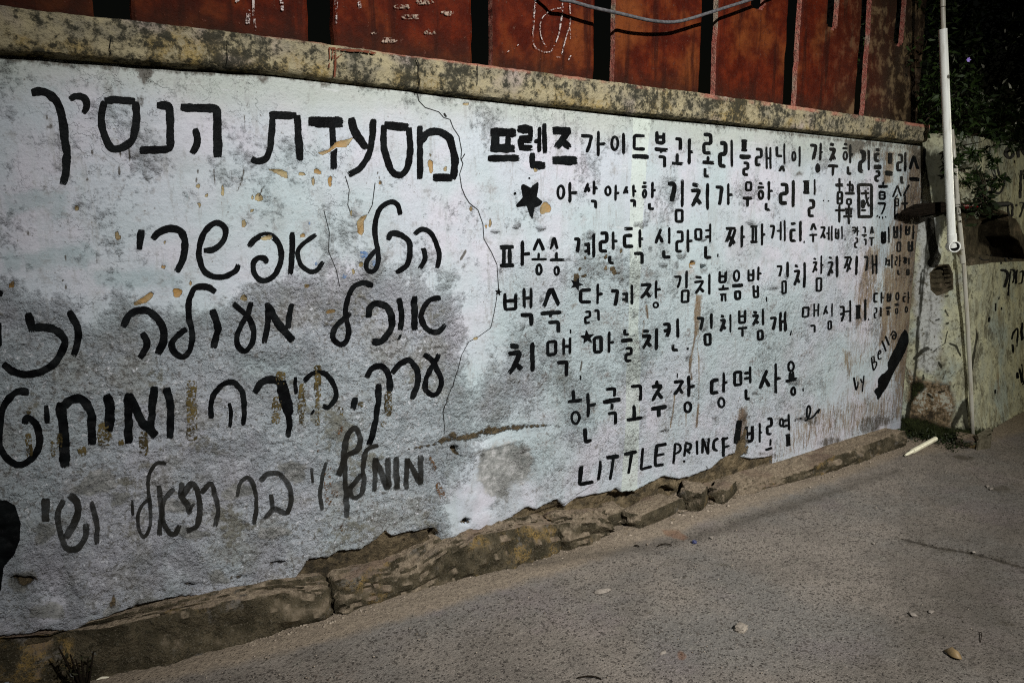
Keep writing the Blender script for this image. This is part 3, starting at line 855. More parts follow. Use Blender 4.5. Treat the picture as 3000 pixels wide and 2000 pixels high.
# ------------------------------------------------------------------ brush strokes
SX = {'A': (1400, 330, 500 / 2240), 'B': (1850, 330, 500 / 2240), 'C': (2300, 380, 460 / 2254), 'D': (1430, 640, 500 / 2240), 'E': (1880, 630, 420 / 2195),
      'F': (2280, 640, 420 / 2195), 'G': (1430, 930, 500 / 2240), 'H': (1880, 850, 500 / 2240), 'I': (2300, 900, 400 / 2091), 'J': (1650, 1180, 800 / 2352),
      'a': (0, 0, .3826), 'b': (700, 0, .3826), 'c': (0, 550, .3826), 'd': (700, 550, .3826), 'e': (0, 1000, .3826), 'f': (700, 1000, .3826), 'g': (0, 1400, .3826),
      'q': (1400, 0, .3826), 'm': (2700, 300, 300 / 1568), 'n': (2600, 520, 400 / 2091), 'o': (2650, 750, 350 / 1220), 'p': (0, 0, 1.0)}


def catmull(p, closed=False, k=6):
    p = np.array(p, float)
    n = len(p)
    if n < 3: return p
    out = []
    rngi = range(n if closed else n - 1)
    for i in rngi:
        if closed:
            a, b, c, d = p[(i - 1) % n], p[i], p[(i + 1) % n], p[(i + 2) % n]
        else:
            a, b, c, d = p[max(i - 1, 0)], p[i], p[i + 1], p[min(i + 2, n - 1)]
        for t in np.arange(k) / k:
            out.append(0.5 * ((2 * b) + (-a + c) * t + (2 * a - 5 * b + 4 * c - d) * t * t + (-a + 3 * b - 3 * c + d) * t ** 3))
    out.append(p[0] if closed else p[-1])
    return np.array(out)


def resample(p, step):
    d = np.hypot(*np.diff(p, axis=0).T)
    s = np.concatenate([[0], np.cumsum(d)])
    n = max(3, int(s[-1] / step) + 1)
    t = np.linspace(0, s[-1], n)
    return np.stack([np.interp(t, s, p[:, 0]), np.interp(t, s, p[:, 1])], 1), t


class Strokes:
    """collects the brush strokes of one line of writing, in photo pixels, and lays them on a real surface"""
    def __init__(s, fade=0.0, wear=0.0):
        s.uv = []; s.e = []; s.f = []; s.fade = []; s.lift = []; s.bv = []; s.bt = []; s.en = []; s.n = 0; s.k = 0
        s.dfade = fade; s.dwear = wear

    def _push(s, uv, e, f, bv=None, bt=None, en=None):
        z = np.zeros(len(uv))
        s.bv.append((bv if bv is not None else uv[:, 0]) + 37.0 * s.k); s.bt.append(bt if bt is not None else uv[:, 1]); s.en.append(en if en is not None else z)
        s.uv.append(uv); s.e.append(e); s.f.append(np.asarray(f) + s.n)
        s.fade.append(np.full(len(uv), s.dfade)); s.lift.append(np.full(len(uv), 0.0018 + (s.k % 24) * 0.00009))
        s.n += len(uv); s.k += 1

    def line(s, pts, w, smooth=False, closed=False, taper=0.82):
        p = np.array(pts, float).reshape(-1, 2)
        if smooth: p = catmull(p, closed)
        else:
            if closed: p = np.vstack([p, p[:1]])
            # soften the corners as a brush would
            q = [p[0]]
            for a, b, c in zip(p[:-2], p[1:-1], p[2:]):
                for t in (0.0, .5, 1.0):
                    u = b + (a - b) * min(0.5, w * .45 / (np.hypot(*(a - b)) + 1e-6)); v = b + (c - b) * min(0.5, w * .45 / (np.hypot(*(c - b)) + 1e-6))
                    q.append((1 - t) ** 2 * u + 2 * t * (1 - t) * b + t * t * v)
            q.append(p[-1]); p = np.array(q)
        p, t = resample(p, max(2.2, min(4.0, w * 0.3)))
        n = len(p)
        s0 = s.k * 7.31
        p = p + np.stack([(vnoise(t / 22 + s0, t * 0 + 1.5, 3) - .5), (vnoise(t / 22 + s0, t * 0 + 7.5, 4) - .5)], 1) * min(3.0, w * 0.16)
        tg = np.gradient(p, axis=0)
        if closed: tg[0] = tg[-1] = tg[0] + tg[-1]
        tg /= (np.hypot(tg[:, 0], tg[:, 1])[:, None] + 1e-9)
        nr = np.stack([-tg[:, 1], tg[:, 0]], 1)
        ww = w * 0.5 * (1.0 + (vnoise(t / 16 + s0, t * 0 + 3.3, 8) - .5) * 0.26)
        end = np.minimum(t, t[-1] - t)
        if not closed:
            ww = ww * (taper + (1 - taper) * np.clip(end / (w * 0.7), 0, 1))
        lev = np.array([-1.06, -0.62, 0.0, 0.62, 1.06])
        uv = (p[:, None, :] + nr[:, None, :] * (ww[:, None] * lev[None, :])[:, :, None]).reshape(-1, 2)
        ee = np.abs(lev)[None, :].repeat(n, 0) * 0.94
        if not closed:
            capd = 1.0 - np.clip(end / (w * 0.30), 0, 1)
            ee = np.maximum(ee, (np.sqrt(np.clip(capd, 0, 1)) * 0.93)[:, None])
        ed = 0.8 * np.exp(-end / min(w * 0.6, 6.0)) if not closed else np.zeros(n)
        if (s.k * 7) % 5 > 2: ed = np.where(t > t[-1] / 2, ed * 1.5, 0)
        s._push(uv, ee.ravel(), grid_faces(n, 5), (ww[:, None] * lev[None, :]).ravel(), np.repeat(t, 5), np.repeat(ed, 5))

    def fill(s, pts, soft=5.0, cell=3.0):
        p = np.array(pts, float).reshape(-1, 2)
        x0, y0 = p.min(0) - 1; x1, y1 = p.max(0) + 1
        xs = np.arange(x0, x1 + cell, cell); ys = np.arange(y0, y1 + cell, cell)
        X, Y = np.meshgrid(xs, ys, indexing='ij')
        M = Masks(X, Y, ['v']); M.poly('v', p, soft)
        v = M.m['v']
        f = grid_faces(len(xs), len(ys))
        fv = v.ravel()[f]
        f = f[(fv.max(1) > 0.35)]
        used, inv = np.unique(f, return_inverse=True)
        uv = np.stack([X.ravel(), Y.ravel()], 1)[used]
        e = np.clip(0.95 - (v.ravel()[used] - 0.5) * 1.6, 0, 1.2)
        s._push(uv, e, inv.reshape(f.shape))

    def build(s, name, mat, parent, label=None, place=None):
        uv = np.concatenate(s.uv); e = np.concatenate(s.e); f = np.concatenate(s.f)
        fade = np.concatenate(s.fade); lift = np.concatenate(s.lift)
        if place is None:
            X, Z = on_wall(uv[:, 0], uv[:, 1], YW)
            d = np.maximum.reduce([sample(DISP, X + a, Z + b) for a in (-.004, 0.004) for b in (-.004, .004)])
            V = np.stack([X, YW - d - lift, Z], 1)
            wear = sample(m['rough'], X, Z) * 0.16 + sample(m['brown'], X, Z) * 0.12 + sample(m['grey'], X, Z) * 0.08
            wear = np.maximum(wear, sstep(.35, .65, sample(m['chip'], X, Z)) * 3)
            wear = np.maximum(wear, sstep(.45, .65, sample(m['base'], X, Z)) * (Z < .7) * 2.2)
        else:
            V, wear = place(uv, lift)
        return mesh_obj(name, V, f, mat, parent, smooth=True, label=label,
                        attrs={'edge': e, 'wear': np.clip(wear + s.dwear, 0, 3), 'fade': fade, 'bv': np.concatenate(s.bv), 'bt': np.concatenate(s.bt), 'endn': np.concatenate(s.en)})


JAMO = {
    'ㄱ': [[(0, 0), (1, 0), (1, 1)]], 'ㄱs': [[(0, 0), (1, 0), (.82, .5), (.55, 1)]], 'ㄴ': [[(0, 0), (0, 1), (1, 1)]], 'ㄷ': [[(1, 0), (0, 0), (0, 1), (1, 1)]],
    'ㄹ': [[(0, 0), (1, 0), (1, .48), (0, .5), (0, 1), (1, 1)]], 'ㅁ': [[(0, 0), (1, 0), (1, 1), (0, 1), (0, 0), (.4, 0)]],
    'ㅂ': [[(0, 0), (0, 1), (1, 1), (1, 0)], [(0, .5), (1, .5)]], 'ㅅ': [[(.5, 0), (0, 1)], [(.5, .02), (1, 1)]], 'ㅅ2': [[(.72, 0), (0, 1)], [(.45, .42), (1, .95)]],
    'ㅈ': [[(0, 0), (1, 0), (.55, .5), (.05, 1)], [(.55, .5), (1, 1)]], 'ㅊ': [[(.12, 0), (.78, .07)], [(0, .30), (.9, .27), (.55, .62), (.08, 1)], [(.5, .62), (1, .9)]],
    'ㅊ2': [[(.45, 0), (.45, .27)], [(0, .3), (.88, .28), (.5, .6), (.05, 1)], [(.5, .58), (1, .97)]],
    'ㅋ': [[(0, 0), (1, 0), (1, .55), (.5, 1)], [(.05, .5), (1, .46)]], 'ㅌ': [[(0, 0), (1, 0)], [(.95, .38), (0, .38), (0, 1), (1, 1)]],
    'ㅍ': [[(0, 0), (1, 0)], [(.3, 0), (.3, 1)], [(.70, 0), (.70, 1)], [(0, 1), (1, 1)]],
    'ㅎ': [[(.2, 0), (.85, .03)], [(0, .28), (1, .28)], 'o .22 .50 .80 1'],
    'ㅏ': [[(0, 0), (0, 1)], [(0, .52), (1, .5)]], 'ㅓ': [[(1, 0), (1, 1)], [(0, .5), (1, .5)]], 'ㅕ': [[(1, 0), (1, 1)], [(0, .36), (1, .34)], [(0, .68), (1, .66)]],
    'ㅐ': [[(0, 0), (0, 1)], [(1, 0), (1, 1)], [(0, .5), (1, .5)]], 'ㅔ': [[(.5, .05), (.5, .95)], [(1, 0), (1, 1)], [(0, .5), (.5, .5)]],
    'ㅖ': [[(.45, .35), (.45, .9)], [(1, 0), (1, 1)], [(0, .45), (.45, .43)], [(0, .72), (.45, .7)]],
    'ㅣ': [[(.5, 0), (.5, 1)]], 'ㅡ': [[(0, .5), (1, .5)]], 'ㅗ': [[(.45, 0), (.45, 1)], [(0, 1), (1, 1)]], 'ㅛ': [[(.38, 0), (.38, 1)], [(.62, 0), (.62, 1)], [(0, 1), (1, .9)]],
    'ㅜ': [[(0, 0), (1, 0)], [(.5, 0), (.48, 1)]], 'ㅠ': [[(0, 0), (1, 0)], [(.3, 0), (.25, 1)], [(.75, 0), (.78, 1)]],
    'ㅉ': [[(0, 0), (1, 0)], [(.5, .05), (.06, .76)], [(.96, .05), (.38, 1)], [(.32, .40), (.92, .86)]],
}


def ellipse(x0, y0, x1, y1, n=18):
    th = np.linspace(0, 2 * math.pi, n, endpoint=False) - 1.2
    return np.stack([(x0 + x1) / 2 + (x1 - x0) / 2 * np.cos(th), (y0 + y1) / 2 + (y1 - y0) / 2 * np.sin(th)], 1)


def star(cx, cy, r, rot=-1.57, inner=0.42):
    th = rot + np.arange(10) * math.pi / 5
    rr = np.where(np.arange(10) % 2 == 0, r, r * inner)
    return np.stack([cx + rr * np.cos(th), cy + rr * np.sin(th)], 1)


def write(S, code, text, w):
    """one entry per stroke group: jamo + box, or P/S/O/F/star/dot with points (pixels of the enlarged view)"""
    ox, oy, sc = SX[code]
    for ent in text.replace('\n', ' ').split(';'):
        t = ent.split()
        if not t: continue
        k = t[0]; v = [float(q) for q in t[1:]]
        T = lambda a: np.array(a, float).reshape(-1, 2) * sc + np.array([ox, oy])
        if k in ('P', 'S', 'O'):
            S.line(T(v[1:]), v[0] * sc, smooth=k != 'P', closed=k == 'O')
        elif k == 'F': S.fill(T(v), 4.5, 2.6)
        elif k == 'star': S.fill(T(star(*v)), 2.5, 1.8)
        elif k == 'dot': S.line(T([v[0] - v[2] * .2, v[1] - v[2] * .5, v[0] + v[2] * .1, v[1] + v[2] * .5]), v[2] * sc * 1.0)
        else:
            x0, y0, x1, y1 = v[:4]
            ww = v[4] if len(v) > 4 else w
            (x0, y0), (x1, y1) = T([x0, y0, x1, y1])
            wp = min(ww * sc, (x1 - x0) * .62 if k not in ('ㅣ',) else 99, (y1 - y0) * .8 if k != 'ㅡ' else 99)
            if k == 'ㅡ': wp = y1 - y0
            if k == 'ㅣ': wp = max(x1 - x0, 5)
            h = wp / 2
            sl = (650 - (y0 + y1) / 2) / (4720 - (x0 + x1) / 2) * 0.8       # level lines on the wall run to its vanishing point
            if k in ('ㅣ', 'ㅇ'): sl = 0
            bx0, bx1, by0, by1 = x0 + h, x1 - h, y0 + h * .8, y1 - h * .8
            if k == 'ㅣ': bx0 = bx1 = (x0 + x1) / 2; by0, by1 = y0 + 1, y1 - 1
            if k in ('ㅏ', 'ㅐ', 'ㅔ', 'ㅖ', 'ㅓ', 'ㅕ'): by0, by1 = y0 + 1, y1 - 1
            if k in ('ㅏ',): bx1 = x1 - 1
            if k in ('ㅓ', 'ㅕ'): bx0 = x0 + 1
            if k == 'ㅡ': bx0, bx1 = x0 + 1, x1 - 1
            if k in ('ㅗ', 'ㅜ'): bx0, bx1 = x0 + 1, x1 - 1
            sh = abs(sl) * (bx1 - bx0) / 2
            if by1 - by0 > 4 * sh: by0 += sh; by1 -= sh
            f = lambda p: [(bx0 + (bx1 - bx0) * a, by0 + (by1 - by0) * b + sl * (a - .5) * (bx1 - bx0)) for a, b in p]
            if k == 'ㅇ':
                S.line(ellipse(bx0, by0, bx1, by1), wp, True, True)
                continue
            for st in JAMO[k]:
                if isinstance(st, str):
                    a, b, c, d = [float(q) for q in st.split()[1:]]
                    (p, q), (r, u) = f([(a, b), (c, d)])
                    S.line(ellipse(p, q, r, u), wp * .85, True, True)
                else:
                    vert = len(st) == 2 and abs(st[0][0] - st[1][0]) < .08
                    S.line(f(st), wp * (0.90 if vert else 1.0), taper=.55 if vert else .82)
# ------------------------------------------------------------------ the writing, line by line
def lettering(label, items, w=44, mat=None, fade=0.0, wear=0.0, name='lettering'):
    S = Strokes(fade, wear)
    for it in items:
        write(S, it[0], it[1], it[2] if len(it) > 2 else w)
    return S.build(name, mat or M_BLACK, wall, label)


lettering('large Hebrew heading at the top left of the wall', [('a', '''
S 64 240 712 300 702 370 718 440 790 478 920 500 1080 512 1200 505 1310 482 1415; S 52 532 765 575 742 640 748 664 800 638 872;
P 58 800 770 900 765 1038 778; S 58 1038 778 1042 950 1010 1070 935 1130 850 1130 792 1020 776 900 800 770;
P 62 1198 808 1292 805 1300 910 1302 1140 1062 1152; P 66 1380 820 1662 832 1664 1000 1666 1206; S 54 1490 985 1510 1060 1500 1120 1468 1176'''),
    ('b', '''S 50 92 1215 140 1232 215 1200 245 1060 252 900; P 60 228 885 440 885; P 58 440 885 448 1000 465 1236; P 84 528 932 800 940; S 50 708 960 722 1120 722 1200 718 1302;
S 58 855 902 890 1020 975 1140; S 50 1026 912 1020 1050 985 1190 920 1290 835 1338; P 66 1110 958 1300 975; S 48 1300 975 1308 1130 1290 1270 1240 1340 1170 1312 1122 1190 1104 1080 1110 958;
P 44 1385 962 1384 1374; S 56 1395 1085 1440 1020 1530 1010 1600 1050 1640 1150 1650 1280 1632 1380; P 62 1632 1362 1480 1358''')])
lettering('second Hebrew line in rounded brush script', [('c', '''P 54 1082 318 1068 472; S 56 1166 395 1220 342 1310 310 1390 342 1415 430 1400 550 1350 642;
S 46 1560 478 1640 470 1710 400 1726 320 1680 272 1610 290 1550 370 1526 480 1540 590 1590 660 1700 682 1800 640 1826 580'''),
    ('d', '''S 44 75 452 130 390 210 358 280 390 322 480 316 580 260 682 180 712 122 660 110 580 150 532 205 545 198 580; P 44 408 338 408 480 396 666;
S 36 590 356 500 420 450 490 470 580 540 640 600 630 646 566; S 38 1236 208 1212 130 1150 110 1080 160 1045 260 1044 380 1066 480 1060 600 1020 642 978 620 980 565 1050 470;
S 42 1145 402 1160 352 1220 350 1300 410 1312 500 1280 600 1200 652; S 38 1344 358 1400 318 1470 350 1520 450 1530 530 1514 618; S 40 1410 462 1424 540 1384 622''')])
lettering('third Hebrew line, its first letters cut by the left edge', [('c', '''P 46 -30 792 22 815; P 26 0 1030 2 1210; S 66 216 952 238 1040 250 1102; S 58 250 1065 390 1072 470 1120 496 1190 440 1310 330 1400 200 1428 100 1402 20 1342;
S 56 526 940 590 1060 598 1160 564 1286; S 58 940 1065 990 970 1080 935 1180 972 1250 1080 1250 1180 1208 1272; S 50 1088 1108 1126 1180 1112 1240 1068 1300;
S 46 1652 798 1580 755 1490 770 1450 860 1444 980 1468 1100 1460 1230 1400 1292 1330 1252 1320 1170 1432 1072; S 56 1624 928 1664 1060 1664 1120 1636 1228;
S 44 1784 886 1900 990 1940 1090 1930 1190 1870 1252 1816 1190 1830 1090 1900 960 1922 868'''),
    ('d', '''S 46 216 878 226 1000 196 1190; P 58 224 900 300 1040 416 1172; S 42 402 884 384 1010 372 1085; S 40 1030 752 940 725 860 780 822 880 815 970 836 1080 830 1160 772 1198 720 1142 740 1060 856 955;
S 50 994 992 1000 920 1050 882 1130 910 1172 1000 1150 1100 1080 1172 1010 1172; S 42 1224 842 1246 960 1232 1090; P 48 1344 826 1344 1086; S 40 1546 840 1460 860 1400 940 1395 1010 1440 1082 1520 1102 1584 1038; S 20 1236 1120 1228 1150 1210 1158''')], wear=0.04)
lettering('fourth Hebrew line with heavy blunt strokes over old olive ones', [('e', '''S 54 222 385 120 390 30 490 0 640 0 800 60 900 150 942 250 890 302 770 280 640 210 582 190 632; P 42 354 490 366 625; S 78 464 460 490 700 500 968; S 66 478 500 560 442 640 450 700 550 702 650 706 790;
S 74 814 402 842 500 834 694; P 66 980 388 988 782; P 64 986 402 1090 620 1196 722; P 58 1182 342 1150 702; S 58 1274 348 1308 520 1300 742; S 42 1620 588 1618 450 1680 350 1780 308 1850 380 1870 500 1864 640; S 28 1754 468 1770 560 1758 656'''),
    ('f', '''S 56 118 390 170 312 260 290 330 330; P 84 318 300 385 560; S 40 372 520 390 640 372 730; P 28 430 270 438 402; S 36 500 300 560 242 650 240 720 320 742 420 690 502 640 490; P 20 575 520 555 560; P 46 888 424 870 524;
S 44 970 272 1010 210 1080 186 1140 250 1156 385; S 44 1066 322 1060 500 1030 680 998 795; S 42 1174 242 1230 170 1300 140 1360 220 1370 310 1318 438; S 38 1410 94 1480 150 1540 280 1530 370 1480 405 1425 360 1440 260 1490 160 1526 92''')], wear=0.10)
lettering('thin greying Hebrew line lowest on the left', [('e', '''P 66 350 1195 350 1372; S 42 696 1218 738 1370 740 1550; P 20 1014 1212 1018 1335; S 28 1275 932 1200 932 1150 1000 1134 1120 1150 1250 1150 1400 1110 1490 1070 1450 1054 1330 1090 1250 1150 1200;
P 40 1216 1098 1236 1300 1220 1492; S 40 1335 1120 1262 1200 1240 1330 1290 1450 1340 1472 1376 1402; S 44 1394 1078 1390 1180 1440 1250 1456 1322; S 44 1378 1202 1470 1082 1520 1180 1530 1300 1500 1410 1420 1442; P 24 1450 1300 1486 1236;
S 38 1540 1162 1612 1082 1652 1200 1670 1300 1644 1420; S 34 1814 1184 1840 1080 1900 1040 1950 1120 1966 1250 1944 1402'''),
    ('g', 'S 46 488 160 442 280 470 440 512 528 600 530 654 440 655 338; S 56 500 452 580 320 590 180 520 122'),
    ('f', '''S 40 164 1072 220 1010 300 1010 370 1082 402 1200 370 1310 270 1282 194 1362; P 36 246 1168 262 1290; P 22 560 965 566 1082; S 30 668 918 640 1050 625 1180 640 1292;
S 42 764 1026 820 880 900 830 932 750 890 662 840 700 805 830 810 1000 824 1180 826 1352; S 36 1066 792 980 830 950 950 956 1080 930 1170 872 1190 860 1120 942 1008;
P 38 1045 888 1040 1154; P 46 1046 900 1142 1132; P 42 1140 888 1150 1112; P 46 1206 878 1210 1134; P 38 1290 890 1280 1134; P 42 1290 900 1402 1102; P 42 1392 868 1396 1094''')], fade=0.75, wear=0.03)
S = Strokes(0, 0.05)
S.fill([(-120, 1462), (20, 1464), (44, 1478), (60, 1528), (58, 1580), (42, 1620), (26, 1640), (10, 1660), (4, 1720), (-10, 1760), (-120, 1800)], 6, 4)
S.build('paint_blot', M_BLACK, wall, 'big black blot of paint at the left edge of the wall')

lettering('heavy Korean word that opens the first Korean line', [('A', '''P 118 160 262 505 260; P 112 232 250 228 470; P 70 398 262 396 470; P 112 160 468 490 470; P 90 128 598 550 600; P 118 512 212 720 215; P 62 690 200 692 350; P 100 535 345 718 342; P 80 560 330 566 470; P 85 540 462 718 462;
P 72 738 378 800 376; P 54 803 188 806 520; P 58 866 142 876 542; P 70 712 528 714 690; P 108 682 688 886 692; P 104 978 238 1216 238; P 88 1180 260 1020 470; P 84 1110 375 1212 470; P 116 970 628 1300 628''')])
lettering('first Korean line naming guide books', [('A', 'ㄱs 1325 285 1510 545; ㅏ 1555 235 1682 582; ㅇ 1735 305 1850 502 34; ㅣ 1885 260 1930 560'),
    ('B', '''ㄷ 10 280 190 500; ㅡ 0 550 225 610; ㅂ 305 230 440 415; ㅜ 290 460 480 560 54; ㄱ 325 560 450 740; ㄱ 548 325 660 520; ㅗ 520 515 685 690; ㅏ 730 335 805 690; ㄹ 922 268 1055 550; ㅗ 920 550 1082 675; ㄴ 940 715 1027 850 36; ㄹ 1128 378 1252 722 52; ㅣ 1290 352 1325 722;
ㅍ 1415 355 1535 510 40; ㅡ 1405 550 1572 608; ㄹ 1445 645 1540 832 38; ㄹ 1610 465 1722 705 40; ㅐ 1755 443 1838 750 32; ㄴ 1893 428 1995 585 34; ㅣ 1990 400 2018 685; ㅅ 1922 680 2020 790 36; ㅇ 2092 505 2158 640 26; ㅣ 2185 435 2215 720'''),
    ('C', '''ㄱs 332 205 458 458 44; ㅏ 485 185 540 450 40; ㅇ 432 488 502 618 32; ㅊ 605 185 740 480 48; ㅜ 602 500 770 682 40; ㅎ 803 190 920 448 34; ㅏ 915 205 985 498 36; ㄴ 880 512 968 650 40; ㄹ 1045 290 1158 628 62; ㅣ 1180 285 1218 590;
ㅌ 1270 270 1375 468 44; ㅡ 1262 500 1388 575; ㄹ 1280 585 1365 748 36; ㅍ 1448 335 1555 490 42; ㅡ 1430 585 1552 662; ㄹ 1590 345 1685 598 36; ㅣ 1700 315 1735 610; ㄴ 1652 655 1725 778 36; ㅅ 1765 350 1922 590 40; ㅡ 1770 682 1928 740; P 44 2005 268 2000 612; dot 2005 650 58''')], wear=0.03)
S = Strokes()
SXa = SX['A']
S.fill(np.array([595, 935, 640, 955, 692, 985, 740, 940, 785, 912, 797, 930, 788, 1010, 772, 1105, 850, 1165, 820, 1215, 742, 1245, 730, 1320, 712, 1390, 682, 1350, 640, 1222, 515, 1242, 500, 1212, 590, 1110, 572, 1000, 570, 960]).reshape(-1, 2) * SXa[2] + np.array(SXa[:2]), 3, 2.2)
S.build('star_mark', M_BLACK, wall, 'big solid black star at the start of the second Korean line')
lettering('second Korean line about crunchy kimchi', [('A', '''dot 490 1060 34; dot 678 862 28; ㅇ 1030 945 1148 1140 36; ㅏ 1185 905 1312 1190; ㅅ2 1380 900 1490 1065; ㅏ 1505 890 1582 1085 40; ㄱ 1462 1145 1562 1278 42; ㅇ 1658 960 1752 1095 32; ㅏ 1787 940 1857 1165 36; ㅅ2 1895 950 1983 1082 36; ㅏ 2018 940 2078 1115 34; ㄱ 1972 1138 2068 1260 38'''),
    ('B', '''ㅎ 110 905 218 1125 34; ㅏ 248 903 318 1130 36; ㄴ 208 1170 308 1278 40; ㄱs 442 905 595 1195 62; ㅣ 640 868 685 1245; ㅁ 560 1265 680 1445 38; ㅊ 752 915 930 1258 50; ㅣ 970 920 1015 1282; ㄱs 1075 958 1203 1232 46; ㅏ 1245 922 1328 1222 36; ㅁ 1478 900 1578 1032 32; ㅜ 1448 1105 1585 1255 44;
ㅎ 1628 908 1750 1145 38; ㅏ 1775 893 1850 1155 36; ㄴ 1738 1170 1835 1288 38; ㄹ 1925 925 2055 1205 46; ㅣ 2098 878 2140 1250'''),
    ('C', 'ㅍ 238 728 370 920 38; ㅣ 410 705 438 950; ㄹ 315 995 428 1255 44; dot 552 1018 20; dot 625 1025 22')])
lettering('five Chinese characters, one boxed, after the second Korean line', [('C', '''P 30 780 690 780 890; P 56 715 800 838 798; ㅁ 735 880 835 1075 36; P 40 745 990 825 985; P 34 780 1075 778 1338; P 38 714 1155 862 1152; P 30 930 735 930 890; P 34 885 792 970 790 968 890; P 42 858 915 1000 915; ㅁ 870 985 960 1080 32; P 38 860 1142 965 1140; P 26 882 1140 880 1225; P 28 912 1080 910 1368; P 24 945 1140 945 1225; P 40 835 1245 970 1242;
P 42 1055 790 1240 790 1238 1250 1055 1248; P 42 1055 1270 1055 775; P 34 1085 916 1215 908; P 28 1148 860 1165 1000 1205 1105; ㅁ 1085 1005 1140 1125 24; P 32 1085 1152 1160 1160; P 20 1200 965 1135 1090; P 14 1185 830 1190 870;
P 24 1410 745 1410 800; P 48 1340 815 1485 815; ㅁ 1345 880 1450 1005 32; P 18 1355 940 1440 938; P 36 1330 1055 1455 1055; P 26 1442 1060 1420 1140 1382 1218; P 20 1330 1225 1310 1262; P 18 1350 1240 1355 1275; P 18 1398 1245 1404 1280; P 16 1440 1240 1448 1268;
P 26 1616 796 1550 970; P 26 1614 800 1668 958; P 18 1620 930 1576 988; ㅁ 1572 985 1638 1100 22; P 14 1580 1042 1632 1040; P 22 1576 990 1570 1268; P 18 1568 1266 1606 1198 1625 1228; P 30 1776 788 1698 948; P 26 1722 940 1720 1175; P 36 1665 1060 1772 1060''')], wear=0.02)
lettering('third Korean line listing noodle dishes', [('D', '''ㅍ 122 350 370 640 56; ㅏ 422 280 550 635 50; ㅅ 575 245 748 440 42; ㅗ 562 430 778 550 34; ㅇ 618 590 712 745 34; ㅅ 800 228 928 420 38; ㅗ 803 420 1003 558 38; ㅇ 855 620 938 750 30; ㄱs 1105 250 1215 465; ㅖ 1240 192 1405 525 42; ㄹ 1452 172 1580 445; ㅏ 1620 165 1700 422 40; ㄴ 1573 468 1672 600 44; ㅌ 1765 115 1925 385 46; ㅏ 1970 135 2038 395 38; ㄱ 1885 440 2035 622 46'''),
    ('E', '''ㅅ2 188 190 340 452 46; ㅣ 392 180 432 452; ㄴ 305 510 458 662 48; ㄹ 505 235 638 572 44; ㅏ 680 212 778 575 44; ㅁ 800 200 922 385 40; ㅕ 960 122 1060 435 36; ㄴ 948 450 1082 665 46; P 18 1160 590 1157 648; ㅉ 1255 185 1460 505 48; ㅏ 1508 150 1588 510 42; ㅍ 1640 160 1800 425 42; ㅏ 1818 120 1900 470 40; ㄱs 1940 152 2040 375 38; ㅔ 2045 72 2200 410 32'''),
    ('F', '''ㅌ 165 62 285 355 44; ㅣ 310 30 355 360; P 18 390 340 385 382; ㅅ 475 58 590 195 34; ㅜ 458 235 598 382 36; ㅈ 628 122 730 318 34; ㅔ 715 100 830 350 26; ㅂ 865 140 935 315 30; ㅣ 962 108 988 325; dot 1005 270 14; P 14 1020 300 1018 338; ㄱ 1272 125 1340 235 24; ㅜ 1262 240 1358 310 28; ㄱ 1285 310 1350 425 28; ㅅ 1393 112 1468 248 28; ㅜ 1380 285 1475 440 28;
ㅂ 1565 180 1645 385 38; ㅣ 1672 118 1698 385; ㅂ 1752 100 1830 305 32; ㅣ 1858 85 1885 308; ㅁ 1805 355 1880 510 26; ㅂ 1938 95 2020 255 30; ㅏ 2052 90 2095 330 28; ㅂ 1985 330 2075 510 36; ㅋ 1110 128 1190 245 26; ㅏ 1190 112 1240 275 24; ㄹ 1155 292 1215 450 24''')])
lettering('fourth Korean line with two little stars', [('D', '''star 133 965 54 -1.4; star 1158 862 92 -1.2; ㅂ 195 950 382 1208 46; ㅐ 448 900 585 1190 46; ㄱ 395 1235 590 1448 52; ㅅ 698 880 955 1178 56; ㅜ 678 1205 962 1330 56; ㄱ 762 1335 940 1535 46; ㄷ 1190 915 1365 1115 44; ㅏ 1415 845 1507 1130 38; ㄹ 1255 1205 1350 1382 32; ㄱ 1375 1190 1458 1358 32;
ㄱs 1580 925 1720 1165 48; ㅖ 1738 860 1900 1140 36; ㅈ 1980 848 2150 1062 42'''),
    ('E', '''ㅏ 192 985 292 1280 42; ㅇ 160 1325 258 1422 26; ㄱs 472 925 610 1135 36; ㅣ 655 845 700 1130; ㅁ 592 1138 728 1345 38; ㅊ 780 920 970 1225 42; ㅣ 1010 890 1052 1228; ㅂ 1170 835 1300 1040 40; ㅗ 1165 1040 1340 1150 42; ㅠ 1175 1195 1320 1340 36; ㅇ 1393 835 1510 1020 34; ㅡ 1380 1050 1562 1110; ㅁ 1415 1150 1525 1295 38; ㅂ 1622 812 1730 1015 34; ㅏ 1772 778 1850 1005 34; ㅂ 1702 1055 1800 1270 36; P 20 1908 1250 1912 1328; ㄱs 2050 765 2158 960 34'''),
    ('F', '''ㅣ 115 655 160 905; ㅁ 45 945 132 1155 32; ㅊ 215 698 342 1040 40; ㅣ 372 660 415 1065; ㅊ 502 595 600 840 32; ㅏ 635 555 690 860 28; ㅁ 562 898 668 1120 34; ㅊ 735 572 848 895 36; ㅣ 872 562 915 905; ㅉ 985 575 1130 835 34; ㅣ 1170 562 1215 872; ㄱs 1285 572 1385 825 36; ㅐ 1425 545 1515 858 32; ㄱs 1615 600 1662 730 22; ㅖ 1645 540 1748 770 26;
ㄹ 1775 575 1825 720 22; ㅏ 1845 548 1882 740 20; ㄴ 1818 775 1875 865 24; ㅉ 1900 590 1985 710 24; ㅣ 1992 595 2014 720; ㅁ 1962 770 2012 870 20''')], wear=0.05)
